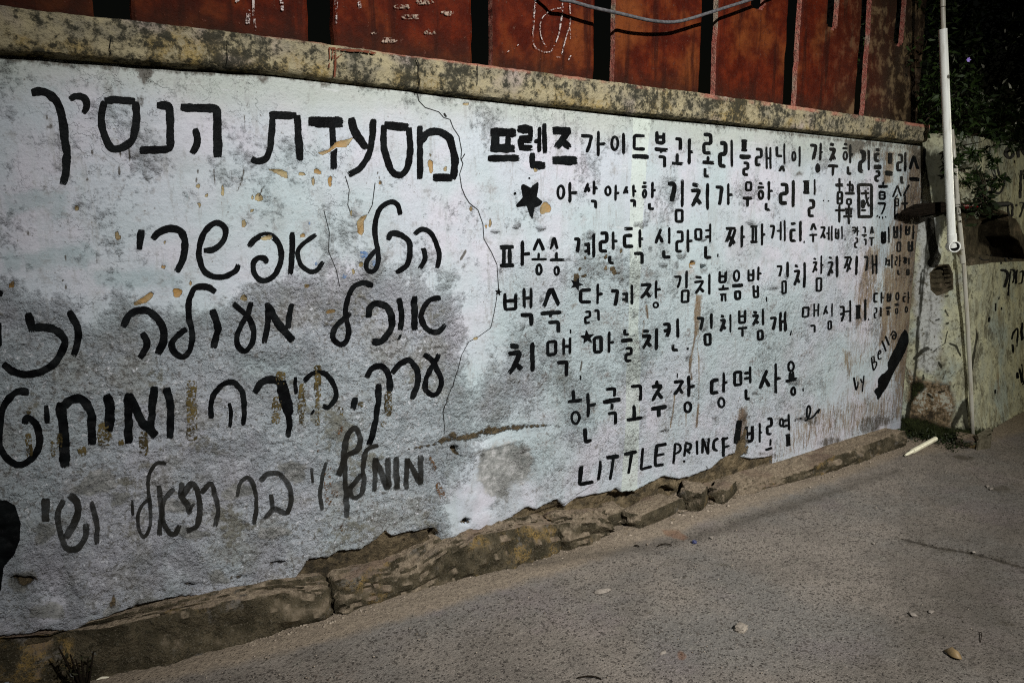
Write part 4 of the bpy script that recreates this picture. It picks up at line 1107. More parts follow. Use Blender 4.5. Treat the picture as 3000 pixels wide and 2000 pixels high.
lettering('fifth Korean line with one little star', [('G', '''ㅊ 222 325 470 762 64; ㅣ 545 312 608 715; ㅁ 755 290 905 505 42; ㅐ 968 252 1092 495 40; ㄱ 878 562 1052 800 48; P 20 1075 152 1078 212; P 20 1210 758 1213 822; star 1297 258 100 -1.7; ㅁ 1368 235 1502 470 42; ㅏ 1562 168 1660 470 40; ㄴ 1770 130 1865 235 36; ㅡ 1735 270 1895 322; ㄹ 1780 380 1890 580 38; ㅊ 1992 145 2155 430 44; ㅣ 2182 130 2225 432'''),
    ('H', '''ㅋ 255 420 378 640 46; ㅣ 448 362 492 640; ㄴ 390 682 495 802 40; dot 600 765 34; ㄱs 705 345 818 545 40; ㅣ 892 292 930 515; ㅁ 812 560 912 728 38; ㅊ 1000 312 1112 555 42; ㅣ 1145 305 1172 562; ㅂ 1260 240 1372 440 34; ㅜ 1252 475 1385 632 36; ㅊ 1430 262 1552 478 38; ㅣ 1575 232 1605 465; ㅁ 1510 515 1598 660 32; ㄱs 1662 345 1775 540 36; ㅐ 1798 268 1902 550 38; P 16 1965 530 1950 596'''),
    ('F', '''ㅁ 362 1345 482 1520 32; ㅐ 535 1288 628 1515 28; ㅅ2 680 1315 768 1485 32; ㅣ 808 1288 832 1512; ㅋ 925 1335 1020 1595 36; ㅓ 1000 1240 1118 1602 32; ㅍ 1165 1320 1275 1535 34; ㅣ 1305 1225 1340 1570; ㄷ 1440 1130 1530 1285 34; ㅏ 1555 1110 1620 1305 28; ㄹ 1450 1360 1505 1525 22; ㄱ 1530 1350 1572 1510 24; ㅂ 1650 1125 1722 1275 28; ㅡ 1632 1345 1720 1385; ㅠ 1640 1400 1715 1500 22;
ㅇ 1788 1125 1858 1255 24; ㅡ 1772 1300 1858 1338; ㅁ 1790 1370 1838 1460 18; ㅌ 1905 1135 1965 1280 24; ㅏ 1980 1110 2018 1310 22; ㅇ 1938 1340 1988 1445 18'''),
    ('I', 'ㄱ 372 262 468 402 34; ㅁ 645 200 718 345 26; P 14 1270 160 1268 206')], wear=0.06)
lettering('sixth Korean line, short and set lower', [('G', '''P 42 1112 945 1126 1092; P 48 1042 1105 1234 1082; ㅇ 1072 1220 1212 1400 36; ㅏ 1285 965 1422 1310 46; ㄱ 1520 905 1675 1065 44; P 62 1502 1108 1735 1070; P 40 1620 1125 1614 1212; ㄱ 1548 1228 1688 1435 42; ㄱ 1845 870 2015 1130 44; ㅗ 1812 1105 2025 1360 50'''),
    ('H', 'ㅊ2 100 1150 292 1470 48; ㅈ 392 1170 555 1385 42; ㅏ 585 1100 690 1410 46; ㅇ 540 1455 655 1605 32; P 12 462 1085 458 1150; ㄷ 892 1150 1028 1370 48; ㅏ 1055 1062 1128 1350 38; ㅇ 990 1400 1100 1545 32; ㅁ 1200 1050 1325 1262 40; ㅕ 1340 990 1442 1240 38; ㄴ 1345 1272 1452 1445 42; ㅅ2 1528 1020 1702 1310 46; ㅏ 1740 940 1835 1362 40; ㅇ 1912 925 2010 1070 32; ㅛ 1870 1040 2068 1210 44; ㅇ 1950 1260 2035 1388 34; P 16 2122 1282 2122 1332'),
    ('J', 'ㄴ 148 182 248 335 34; ㅜ 748 12 892 150 36')], wear=0.13)
lettering('capital English and Korean line at the foot of the wall', [('J', '''P 34 134 528 124 690 242 668; P 26 308 488 285 658; P 36 370 468 485 458; P 24 432 470 402 660; P 32 522 440 632 414; P 26 588 428 560 608; P 24 682 384 668 570 766 543; P 28 888 350 802 362 790 540 872 528; P 22 798 452 870 436; P 22 960 348 948 530; S 20 958 348 1000 362 1002 408 954 440;
P 24 1050 345 1040 460; S 22 1046 340 1092 355 1086 395 1045 410; P 18 1060 410 1092 432; dot 1040 500 20; P 20 1150 320 1150 442; P 22 1200 300 1194 432; P 22 1200 305 1244 440; P 20 1244 440 1250 298; S 22 1332 302 1294 330 1294 390 1328 412; P 24 1376 290 1374 462; P 22 1358 314 1420 298; P 20 1376 380 1430 364'''),
    ('J', '''P 52 1516 146 1490 350; ㅂ 1565 180 1642 345 28; P 18 1692 170 1690 340; P 14 1690 255 1715 250; ㄹ 1745 122 1808 278 24; P 18 1782 308 1778 372; P 24 1735 404 1796 384; ㅇ 1858 128 1906 206 18; ㅕ 1888 90 1956 252 22; ㅍ 1902 262 1965 372 22; S 15 2080 150 2105 140 2130 62 2116 22 2100 60 2106 130 2150 122 2206 48; P 14 2206 48 2192 90; dot 2048 130 16; dot 1998 152 12''')], wear=0.36)
lettering('small slanted signature at the right end of the wall', [('I', '''P 26 1050 1068 1085 1272; S 20 1108 1128 1112 1180 1086 1268; P 22 1150 1090 1176 1160; S 20 1200 1038 1192 1150 1174 1294; P 24 1308 762 1344 972; S 20 1312 758 1348 752 1352 830 1322 856; S 20 1328 852 1390 832 1386 900 1346 966; S 20 1420 722 1460 690 1440 652 1416 720 1430 792 1476 768; P 28 1480 508 1542 674; P 28 1530 436 1592 584; S 22 1612 430 1650 366 1696 410 1680 482 1642 470 1652 424 1690 432; dot 1482 640 14''')])
S = Strokes(0, 0.10)
I_ = SX['I']
S.fill(np.array([1835, 335, 1870, 370, 1895, 440, 1895, 530, 1840, 680, 1750, 850, 1660, 1000, 1600, 1130, 1540, 1240, 1480, 1322, 1455, 1370, 1412, 1422, 1395, 1350, 1356, 1290, 1380, 1235, 1415, 1222, 1420, 1090, 1470, 1020, 1520, 1000, 1570, 940, 1565, 850, 1620, 740, 1700, 590, 1770, 430]).reshape(-1, 2) * I_[2] + np.array(I_[:2]), 4, 2.6)
S.build('paint_blot', M_BLACK, wall, 'long slanted black paint blot beside the signature')
lettering('old olive brush strokes showing under the fourth Hebrew line', [('e', '''P 84 1465 295 1472 765; S 112 785 620 805 700 800 800; P 34 220 500 222 562; P 50 216 700 230 884; P 36 400 760 410 884; P 46 460 700 450 852; P 70 1100 690 1100 868; dot 930 775 46; dot 635 842 70'''),
    ('f', '''P 84 322 230 308 330; P 76 292 420 280 630; P 66 488 320 478 560; P 44 478 550 486 645; P 56 602 180 602 430; P 34 600 420 596 645; dot 935 480 46; P 56 1140 378 1142 572; P 44 782 500 774 572; P 46 770 180 774 190; P 40 1090 620 1120 640''')], mat=M_OLIVE, wear=0.56, name='under_paint')
lettering('rusty brush stains low on the left', [('f', '''P 44 782 640 770 722; S 56 690 950 682 1100 690 1260; P 52 736 1118 742 1210; P 30 1460 880 1512 1004; P 44 1520 1080 1562 1206; P 12 602 760 570 862; P 12 626 760 604 852; P 26 786 1400 782 1470''')], mat=M_RUST, wear=0.66, name='under_paint')
lettering('traces of blue older paint', [('d', 'P 60 925 510 990 520; P 44 1025 560 1050 600; P 34 800 690 818 660; P 26 598 590 590 570; P 14 538 260 540 285'), ], mat=M_PALEB, wear=0.62, name='under_paint')

S = Strokes(0.5, 0.36)
for ln, w in CRACKS: S.line(ln, w * 0.95)
S.build('crack', M_BLACK, wall, 'thin branching crack between the Hebrew and the Korean writing')

# ------------------------------------------------------------------ coping
def coping():
    xs = np.arange(-1.3, 5.425, 0.012)
    prof = [(3.06, 2.252), (2.90, 2.254), (2.785, 2.255)] + [(2.768 + 0.010 * t, 2.250 - 0.106 * t) for t in np.linspace(0, 1, 11)] + [(2.782, 2.135), (2.795, 2.128), (2.83, 2.124), (3.06, 2.124)]
    P = np.zeros((len(xs), len(prof), 3))
    for j, (y, z) in enumerate(prof):
        outer = 1.0 if 2 <= j <= len(prof) - 3 else 0.0
        dz = np.interp(xs, [-1.3, 0, .85, 1.7, 3.48, 5.4], [-.03, -.022, -.004, 0.002, .014, .014]) * (1.0 if z > 2.2 else 1.0)
        dz = np.where(z < 2.2, np.interp(xs, [-1.3, 0, .85, 1.7, 3.48, 5.4], [-.03, -.022, 0.004, -.004, 0.006, .024]), dz)
        P[:, j, 0] = xs
        P[:, j, 1] = y - outer * ((fbm(xs, xs * 0 + z * 9, 3, 3, 71) - .5) * 0.012 + (fbm(xs, xs * 0 + z * 11, 24, 3, 73) - .5) * 0.007)
        P[:, j, 2] = z + dz + outer * ((fbm(xs, xs * 0 + y * 9, 5, 3, 75) - .5) * 0.008 + (fbm(xs, xs * 0 + j, 45, 2, 77) - .5) * 0.006)
    n, k = P.shape[:2]
    V = P.reshape(-1, 3)
    f = [tuple(q) for q in grid_faces(n, k)] + [(i * k + k - 1, (i + 1) * k + k - 1, (i + 1) * k, i * k) for i in range(n - 1)]
    f += [tuple(range(k)), tuple((n - 1) * k + j for j in range(k - 1, -1, -1))]
    o = mesh_obj('coping', V, f, M_COPE, wall, smooth=True)
    smooth_flat_caps(o, 50)
    return o


coping()
# thin red run and the crack over the coping
def on_cope(uv, lift):
    X, Z = on_wall(uv[:, 0], uv[:, 1], 2.765)
    return np.stack([X, 2.7595 - lift * 0.5 + (Z - 2.25) * -0.085, Z], 1), np.zeros(len(X))


S = Strokes(0, 0.58)
for p, w in [([(962, 142), (1010, 148), (1060, 150), (1100, 158)], 7), ([(962, 140), (966, 170), (964, 200)], 3), ([(982, 150), (983, 190), (981, 228)], 6), ([(974, 148), (974, 175)], 4), ([(1000, 160), (984, 172)], 3)]:
    S.line(p, w)
S.build('paint_run', M_REDRUN, wall, 'dried red paint run down the coping', on_cope)
S = Strokes()
for p, w in [([(1218, 172), (1226, 190), (1225, 215), (1230, 240), (1228, 262)], 2.2), ([(325, 112), (322, 140), (326, 165)], 2.5), ([(667, 110), (668, 150), (665, 195)], 2), ([(1397, 190), (1398, 250)], 2)]:
    S.line(p, w)
S.build('crack', M_BLACK, wall, 'crack through the coping', on_cope)
# ------------------------------------------------------------------ red slab fence on top of the wall
YF = 2.90
fence = thing('red_fence', (2.0, YF, 2.25), 'dark red concrete slab fence standing on the wall', 'fence')
GAPS = [(-1.15, -1.05), (-0.42, -0.31), (0.315, 0.43), (1.037, 1.137), (1.765, 1.878), (2.462, 2.600), (3.212, 3.346), (3.951, 4.083), (4.709, 4.827), (5.50, 5.6)]
for gi, ((a0, a1), (b0, b1)) in enumerate(zip(GAPS[:-1], GAPS[1:])):
    x0, x1 = a1, b0
    xs = np.linspace(x0, x1, 54)
    zs = np.arange(2.235, 3.75, 0.014)
    X, Z = np.meshgrid(xs, zs, indexing='ij')
    # edges wander a little, faces are hand-floated
    ed = np.minimum(X - x0, x1 - X)
    X = X + np.where(ed < 0.02, (fbm(Z, Z * 0 + x0, 14, 3, 81) - .5) * 0.012, 0)
    Y = YF - (fbm(X + gi, Z, 5, 4, 83) - .5) * 0.014 + np.where(ed < 0.006, 0.006, 0)
    cxs = (x0 + x1) / 2
    if gi == 7: cxs = 4.392
    if gi == 6: cxs = 3.668
    hw = 0.062
    zb = 2.785 + (0.0 if gi != 6 else 0.004)
    cellx = (X[:-1, :-1] + X[1:, 1:]) / 2; cellz = (Z[:-1, :-1] + Z[1:, 1:]) / 2
    slot = (np.abs(cellx - cxs) < hw) & (cellz > zb + 0.03 * ((cellx - cxs) / hw) ** 2) & (cellz < 3.35)
    f = grid_faces(*X.shape)
    keep = ~slot.ravel()
    V1 = np.stack([X, Y, Z], -1).reshape(-1, 3)
    V2 = V1 + np.array([0, 0.034, 0])
    n = len(V1)
    ff = f[keep]
    # rim where a face edge is used once
    edges = {}
    for q in ff:
        for a, b in zip(q, np.roll(q, -1)):
            key = (min(a, b), max(a, b))
            edges[key] = None if key in edges else (a, b)
    rim = [(b, a, a + n, b + n) for e_ in edges.values() if e_ is not None for a, b in [e_]]
    F = [tuple(q) for q in ff] + [tuple(q[::-1] + n) for q in ff] + rim
    mi = [0] * (2 * len(ff)) + [1] * len(rim)
    o = mesh_obj('panel', np.concatenate([V1, V2]), F, [M_FENCE, M_EDGE], fence, smooth=False, mat_idx=mi)


def on_fence(uv, lift):
    X, Z = on_wall(uv[:, 0], uv[:, 1], YF - 0.008)
    return np.stack([X, np.full_like(X, YF - 0.0095) - lift * 0.4, Z], 1), np.full(len(X), 0.15)


M_CONC = mat_paint('flaked_concrete', (0.17, 0.13, 0.10), (0.26, 0.20, 0.16), 0.8)
for code, txt in [('p', 'P 7 742 -10 742 40 748 90; P 13 728 28 726 72'), ('p', 'P 10 700 -5 690 8'), ('p', 'P 9 822 -10 828 34'), ('p', 'P 9 984 -10 985 30; P 5 985 30 985 70'), ('p', 'P 9 1050 -5 1055 28'),
                  ('q', 'S 14 440 -20 435 60 428 130 420 250; S 9 418 250 424 330 455 380 520 402 570 380 620 260; S 13 620 260 640 130 648 20; S 8 648 60 560 80 492 140 474 220 488 300 520 362'),
                  ('q', 'S 9 700 10 706 100 704 180 682 260 660 340 640 420; P 6 702 200 708 300'), ('q', 'P 8 600 438 632 440'), ('q', 'P 9 712 425 690 462'), ('q', 'P 8 238 390 222 400'), ('q', 'P 7 310 340 300 352')]:
    S = Strokes(0, 0.60)
    write(S, code, txt, 8)
    S.build('paint_drip', M_WHITE, fence, None, on_fence)
for q in [(1205, 50, 26, 10), (1262, 95, 18, 10), (1138, 118, 22, 11), (1180, 20, 24, 9), (1310, 40, 18, 10), (1240, 8, 26, 9), (1095, 98, 12, 5)]:
    S = Strokes(0, 0.62)
    th = np.linspace(0, 6.28, 12, endpoint=False)
    S.fill(np.stack([q[0] + q[2] * np.cos(th) * (1 + .3 * np.sin(3 * th + q[0])), q[1] + q[3] * np.sin(th) * (1 + .3 * np.cos(2 * th))], 1), 5, 2.5)
    S.build('peeled_patch', M_CONC, fence, None, on_fence)

# cable drooping in front of the fence
ca = Acc()
cp = catmull(np.array([(520, -120), (600, -45), (640, -2), (720, 10), (900, 62), (1070, 104), (1270, 152), (1400, 168), (1500, 169), (1600, 152), (1750, 106), (1920, 52), (2091, -2), (2250, -60), (2420, -130)], float) * .3826 + np.array([1400, 0]), k=5)
Xc, Zc = on_wall(cp[:, 0], cp[:, 1], 2.80)
ca.tube(np.stack([Xc, np.full_like(Xc, 2.80) + 0.006 * np.sin(Xc * 9), Zc], 1), 0.0085, 10)
for i in (26, 27):
    pass
o = ca.obj('cable', mat_plain('cable_sheath', (0.045, 0.045, 0.048), (0.085, 0.085, 0.088), 70, 0.45, 0.002))
tag(o, 'grey cable drooping in front of the red fence panels', 'cable')

# ------------------------------------------------------------------ mossy yellow wall on the right
plan = catmull(np.array([(5.455, 2.95), (5.475, 2.80), (5.58, 2.66), (5.72, 2.55), (5.92, 2.505), (6.25, 2.54), (6.7, 2.61), (7.5, 2.705), (9.6, 2.97)]), k=10)
plan, sl = resample(plan, 0.0095)
zz = np.arange(0.0, 2.215, 0.0095)
tg = np.gradient(plan, axis=0); tg /= np.hypot(tg[:, 0], tg[:, 1])[:, None]
nrm = np.stack([tg[:, 1], -tg[:, 0]], 1)                # towards the road
nrm[nrm[:, 1] > 0] *= -1
S2, Z2 = np.meshgrid(sl, zz, indexing='ij')
LEAN = sstep(5.5, 5.75, plan[:, 0])[:, None]
def lean(z): return 0.085 * np.clip(z - 0.1, 0, 3)
RX = plan[:, 0][:, None] + 0 * Z2; RY = plan[:, 1][:, None] + LEAN * lean(Z2)
RPX, RPY = to_px(RX, RY, Z2)
R = Masks(RPX, RPY, ['pale', 'mould_dark', 'brick', 'moss', 'flake', 'wet', 'niche', 'hole', 'lip'])
R.poly('pale', [(2690, 560), (2760, 640), (2745, 800), (2765, 900), (2755, 1040), (2730, 1100), (2690, 1080), (2680, 900)], 26, 0.95)
R.poly('pale', [(2795, 760), (2860, 740), (2830, 1000), (2790, 1000)], 40, 0.5)
R.poly('flake', [(2660, 1080), (2720, 1110), (2790, 1120), (2800, 1180), (2780, 1260), (2650, 1270)], 22, 0.9)
R.poly('flake', [(2745, 780), (2790, 780), (2785, 870), (2745, 880)], 14, 0.5)
R.poly('moss', [(2640, 1215), (2700, 1225), (2770, 1245), (2850, 1250), (2900, 1255), (2900, 1400), (2600, 1400)], 16, 0.85)
R.poly('moss', [(2668, 1120), (2690, 1110), (2720, 1130), (2690, 1160), (2665, 1190)], 10, 0.7)
R.poly('mould_dark', [(2710, 500), (2785, 470), (2785, 640), (2765, 690), (2742, 760), (2712, 830), (2700, 760), (2735, 640)], 16, 0.74)  # dark blotch left of the thick pipe
R.poly('mould_dark', [(2655, 1190), (2668, 1160), (2662, 1290), (2640, 1290)], 6, 0.9)
R.poly('mould_dark', [(2812, 1180), (2836, 1160), (2830, 1280), (2812, 1280), (2815, 1215), (2790, 1255), (2780, 1290), (2778, 1240)], 7, 0.82)
R.poly('mould_dark', [(2840, 1265), (2890, 1250), (3100, 1130), (3100, 1210), (2900, 1290), (2840, 1300)], 12, 0.85)
R.poly('mould_dark', [(2840, 1060), (2855, 1000), (2862, 960), (2868, 985), (2860, 1020), (2848, 1090)], 4, 0.9)
R.poly('mould_dark', [(2700, 440), (2800, 430), (2790, 560), (2700, 560)], 30, 0.8)  # darkens the wall top beside the thick pipe
R.line('mould_dark', [(2722, 640), (2712, 760), (2700, 860), (2690, 960), (2684, 1060), (2672, 1160), (2655, 1250)], 16, 7, 0.66)
R.poly('mould_dark', [(2725, 640), (2775, 640), (2760, 900), (2745, 1100), (2680, 1250), (2655, 1250), (2680, 1000), (2700, 800)], 30, 0.40)
for _q in range(13):
    _x = rng.uniform(2770, 2990); _y = rng.uniform(760, 1150)
    R.line('mould_dark', [(_x, _y), (_x - 3, _y + rng.uniform(15, 70))], rng.uniform(2, 8), 6, rng.uniform(.45, .7))
R.poly('wet', [(2800, 200), (3100, 200), (3100, 400), (2800, 420)], 20, 0.7)
R.poly('niche', [(2808, 606), (2870, 600), (2900, 618), (2958, 632), (2946, 648), (2950, 690), (2975, 706), (2992, 758), (2920, 752), (2868, 744), (2835, 770), (2815, 745), (2806, 700)], 4)
R.poly('brick', [(2800, 598), (2880, 592), (2965, 628), (2996, 700), (3004, 765), (2900, 770), (2830, 780), (2800, 745)], 5, 0.95)
R.poly('lip', [(2944, 645), (2972, 640), (3004, 700), (3010, 765), (2988, 760), (2972, 706), (2950, 690)], 4)
R.poly('hole', [(2728, 800), (2745, 784), (2775, 778), (2783, 800), (2790, 845), (2768, 848), (2745, 858), (2730, 845)], 4)
R.poly('brick', [(2722, 800), (2745, 776), (2780, 772), (2792, 800), (2796, 848), (2745, 868), (2726, 850)], 4, 0.9)
for ln, w in [([(2705, 1030), (2720, 1020), (2735, 1028), (2750, 1015), (2768, 1006), (2772, 985), (2776, 970)], 4), ([(2782, 1006), (2800, 1014), (2806, 1030), (2812, 1040)], 8), ([(2812, 1040), (2816, 1050)], 4),
              ([(2680, 1050), (2700, 1028), (2715, 1020)], 12), ([(2790, 850), (2810, 890)], 2), ([(2748, 1060), (2757, 1075)], 8), ([(2705, 1100), (2706, 1110)], 9), ([(2770, 910), (2778, 925)], 7), ([(2742, 938), (2752, 935)], 6),
              ([(2772, 948), (2778, 946)], 7), ([(2770, 868), (2778, 866)], 6), ([(2906, 800), (2908, 820)], 2.5), ([(2694, 860), (2700, 800), (2710, 780)], 6), ([(2688, 930), (2686, 1000)], 6), ([(2696, 780), (2702, 840)], 5), ([(2770, 1085), (2762, 1110)], 4),
              ([(2750, 1148), (2768, 1146)], 7), ([(2720, 1155), (2732, 1165)], 8)]:
    R.line('mould_dark', ln, w, 3.2, 0.86)
r = R.m
RD = (fbm(S2, Z2, 3.2, 3, 91) - .5) * 0.035 + (fbm(S2, Z2, 16, 4, 93) - .5) * 0.012
RD += 0.05 * np.exp(-Z2 / 0.16) * sstep(5.5, 5.8, RX)
rr2 = (fbm(S2, Z2, 20, 3, 95) - .5)
RD -= sstep(.4, .6, r['niche'] + rr2 * .25) * (0.125 + (RPY > 643) * 0.03)
RD += sstep(.4, .6, r['lip'] + rr2 * .3) * 0.02
RD -= sstep(.4, .6, r['hole'] + rr2 * .3) * (0.080 + 0.03 * (fbm(S2 * .5, Z2 * 2.2, 14, 3, 131) - .5) + 0.008 * np.sin(RPY * 0.40))
RD += sstep(.3, .7, r['flake']) * (fbm(S2, Z2, 13, 4, 97) - .5) * 0.06
RD += sstep(.3, .7, r['moss']) * (fbm(S2, Z2, 26, 3, 99) - .3) * 0.05
RD *= sstep(0.06, 0.30, S2)
P3 = np.stack([RX + nrm[:, 0][:, None] * RD, RY + nrm[:, 1][:, None] * RD, Z2], -1)
mwall = thing('mossy_wall', (6.4, 2.6, 0), 'yellow-green stained wall bulging at its corner with Hebrew scribbles', 'wall')
solid_grid(P3, (0.05, 0.30, 0), 'wall_face', M_MOSSY, mwall,
           {'mA': np.stack([r['pale'], r['mould_dark'], r['brick']], -1).reshape(-1, 3), 'mB': np.stack([r['moss'], r['flake'], r['wet']], -1).reshape(-1, 3)})


def on_mossy(uv, lift):
    # march the sight line to the wall sheet (profile in plan plus relief)
    vx, vy, vz = ray(uv[:, 0], uv[:, 1])
    a = np.arctan2(vy, vx)
    z = np.full(len(a), 1.2)
    si = np.zeros(len(a), int)
    for _ in range(4):
        for k in range(len(a)):
            an = np.arctan2(plan[:, 1] + LEAN[:, 0] * lean(z[k]), plan[:, 0])
            hit = np.nonzero(an <= a[k])[0]
            si[k] = hit[0] if len(hit) else len(plan) - 1
        bx = plan[si, 0]; by = plan[si, 1] + LEAN[si, 0] * lean(z)
        z = EYE + vz * np.hypot(bx, by) / np.hypot(vx, vy)
    t = by / vy
    bx = vx * t
    nx_ = nrm[si, 0]; ny_ = nrm[si, 1]
    j = np.clip(z / 0.0095, 0, len(zz) - 2).astype(int)
    d = np.maximum(np.maximum(RD[si, j], RD[si, j + 1]), np.maximum(RD[np.minimum(si + 1, len(sl) - 1), j], RD[np.maximum(si - 1, 0), j])) + lift + 0.0015
    return np.stack([bx + nx_ * d, by + ny_ * d, z], 1), np.full(len(z), 0.1)


def scrib(label, items):
    S = Strokes(0, 0.06)
    for c, t in items: write(S, c, t, 30)
    return S.build('lettering', M_BLACK, mwall, label, on_mossy)


scrib('big figure and letter under the leaves on the yellow wall', [('m', 'S 44 1300 545 1340 520 1372 560 1358 650 1316 715 1296 790 1320 840 1370 848 1412 772; P 44 1474 560 1474 850; P 40 1478 575 1560 810; P 40 1572 520 1572 840')])
scrib('smiling face painted on the yellow wall', [('m', 'P 36 1090 1000 1132 1178; P 36 1158 978 1198 1152; S 36 1042 1238 1090 1340 1165 1392 1240 1320 1282 1200 1280 1065; P 14 1090 1310 1120 1270')])
scrib('upright bar and Hebrew word beside the smiling face', [('m', 'P 32 1514 1038 1514 1468; P 34 1560 1030 1562 1180'), ('n', 'P 24 1852 395 1870 600; S 24 1850 385 1900 400 1922 470 1914 606; P 22 1974 404 1976 446; S 24 2030 385 2075 392 2060 480 2020 606; P 22 2100 380 2098 600')])
scrib('Hebrew word in the middle of the yellow wall', [('o', 'S 22 985 142 1022 148 1042 190 1036 250 1024 318; P 16 1066 150 1064 404; S 16 1062 138 1098 142 1112 180 1106 276; P 16 1130 136 1136 284; S 15 1160 168 1190 150 1198 200 1190 270 1158 278; S 15 1216 200 1236 220 1230 290; P 12 1030 -2 1028 60; P 14 1060 -10 1066 30 1082 34 1098 -10; P 14 988 60 996 84')])
scrib('loose drips of black paint on the yellow wall', [('o', 'P 13 960 412 962 444; P 15 930 478 932 562; P 13 988 518 988 552; P 16 866 618 866 672; P 14 900 1356 898 1404; S 10 760 10 790 38 850 36')])
scrib('lowest Hebrew letters at the right edge', [('o', 'S 16 1096 850 1112 790 1150 736 1164 790 1160 860 1150 925; P 20 1098 898 1102 988; P 22 1200 675 1204 860; P 22 1134 1180 1134 1246; P 18 1158 1145 1172 1290; P 20 1188 1095 1192 1300; P 16 1170 1308 1216 1270')])

# ------------------------------------------------------------------ pipes
def W3(x, y, D):
    X, Z = on_wall(x, y, D); return np.array([float(X), D, float(Z)])


pipe = thing('downpipe', tuple(W3(2790, 720, 2.55)), 'thick white downpipe ending in an open elbow in front of the mossy corner', 'pipe')
PY = 2.55
a = Acc(); a.tube([W3(2762, 86, 2.62), W3(2775, 390, 2.585), W3(2788, 694, PY)], 0.0262, 24); o = a.obj('pipe', M_PVC, pipe); smooth_flat_caps(o)
a = Acc(); a.tube([W3(2757, -260, 2.66), W3(2762, 20, 2.63)], 0.0165, 18); a.tube([W3(2762, 22, 2.63), W3(2764, 92, 2.622)], 0.0150, 18); o = a.obj('upper_pipe', M_PVC2, pipe); smooth_flat_caps(o)
# elbow: socket, bend and an open rim towards the road
e0 = W3(2788, 690, PY); e1 = W3(2790, 722, PY)
out = np.array([-0.70, -0.71, -0.02]); out /= np.linalg.norm(out)
a = Acc()
a.tube([e0 + np.array([0, 0, 0.012]), e0 * .5 + e1 * .5, e1 + np.array([0, 0, -0.004])], [0.0305, 0.0310, 0.0305], 24)
ring = 28
def disc_pts(c, n_, rad):
    n_ = Vector(n_); u = n_.orthogonal().normalized(); v = n_.cross(u)
    return [tuple(Vector(c) + u * rad * math.cos(2 * math.pi * k / ring) + v * rad * math.sin(2 * math.pi * k / ring)) for k in range(ring)]
rows = [disc_pts(e1 - out * 0.026, out, 0.0362), disc_pts(e1 + out * 0.044, out, 0.0388), disc_pts(e1 + out * 0.046, out, 0.0378), disc_pts(e1 + out * 0.046, out, 0.0315), disc_pts(e1 + out * 0.042, out, 0.0303), disc_pts(e1 - out * 0.02, out, 0.0303)]
V = [p for r_ in rows for p in r_]; F = []; mi = []
for i in range(len(rows) - 1):
    for k in range(ring):
        F.append((i * ring + k, i * ring + (k + 1) % ring, (i + 1) * ring + (k + 1) % ring, (i + 1) * ring + k)); mi.append(1 if i == 4 else 0)
F.append(tuple((len(rows) - 1) * ring + k for k in range(ring))); mi.append(1)
F.append(tuple(range(ring - 1, -1, -1))); mi.append(0)
a.add(V, F); a.mi[-len(mi):] = mi
o = a.obj('elbow', [M_PVC, M_HOLE], pipe); smooth_flat_caps(o, 45)

wpipe = thing('water_pipe', tuple(on_ground(2846, 1292)) + (0,), 'thin greyed plastic water pipe with joint sleeves beside the thick white pipe', 'pipe')
PWF = lambda y: 2.66 - (y - 380) / 910.0 * 0.20
tp = [(2788, 380), (2797, 480), (2806, 600), (2815, 690), (2824, 780), (2833, 920), (2842, 1090), (2847, 1200), (2850, 1284)]
a = Acc(); a.tube([W3(x, y, PWF(y)) for x, y in tp], [0.0145] * 4 + [0.0142] * 5, 16); o = a.obj('pipe', M_PVC2, wpipe)
for (x0, y0, x1, y1) in [(2796, 484, 2798, 503), (2803, 581, 2805, 606), (2814, 706, 2817, 730), (2819, 746, 2821, 771), (2793, 462, 2795, 482)]:
    a = Acc(); a.tube([W3(x0, y0, PWF(y0)), W3(x1, y1, PWF(y1))], 0.0188, 18); o = a.obj('coupling', M_PVC2, wpipe); smooth_flat_caps(o)
a = Acc(); a.tube([W3(2849.5, 1278, 2.46), W3(2850.5, 1299, 2.457)], 0.0195, 18); o = a.obj('end_cap', M_CAP, wpipe); smooth_flat_caps(o)

# broken length of pipe on the ground
gA = np.array([*on_ground(2652, 1334, .012), 0.014]); gB = np.array([*on_ground(2741, 1283, .06), 0.055])
dirp = gB - gA
a = Acc(); a.tube([gA + dirp * .24, gA + dirp * .6, gB], 0.0175, 22); a.tube([gA, gA + dirp * .10, gA + dirp * .26], [0.006, 0.012, 0.0125], 14)
o = a.obj('pipe_piece', M_PVCY); smooth_flat_caps(o)
tag(o, 'broken length of yellowed white pipe lying by the weeds at the corner', 'pipe')

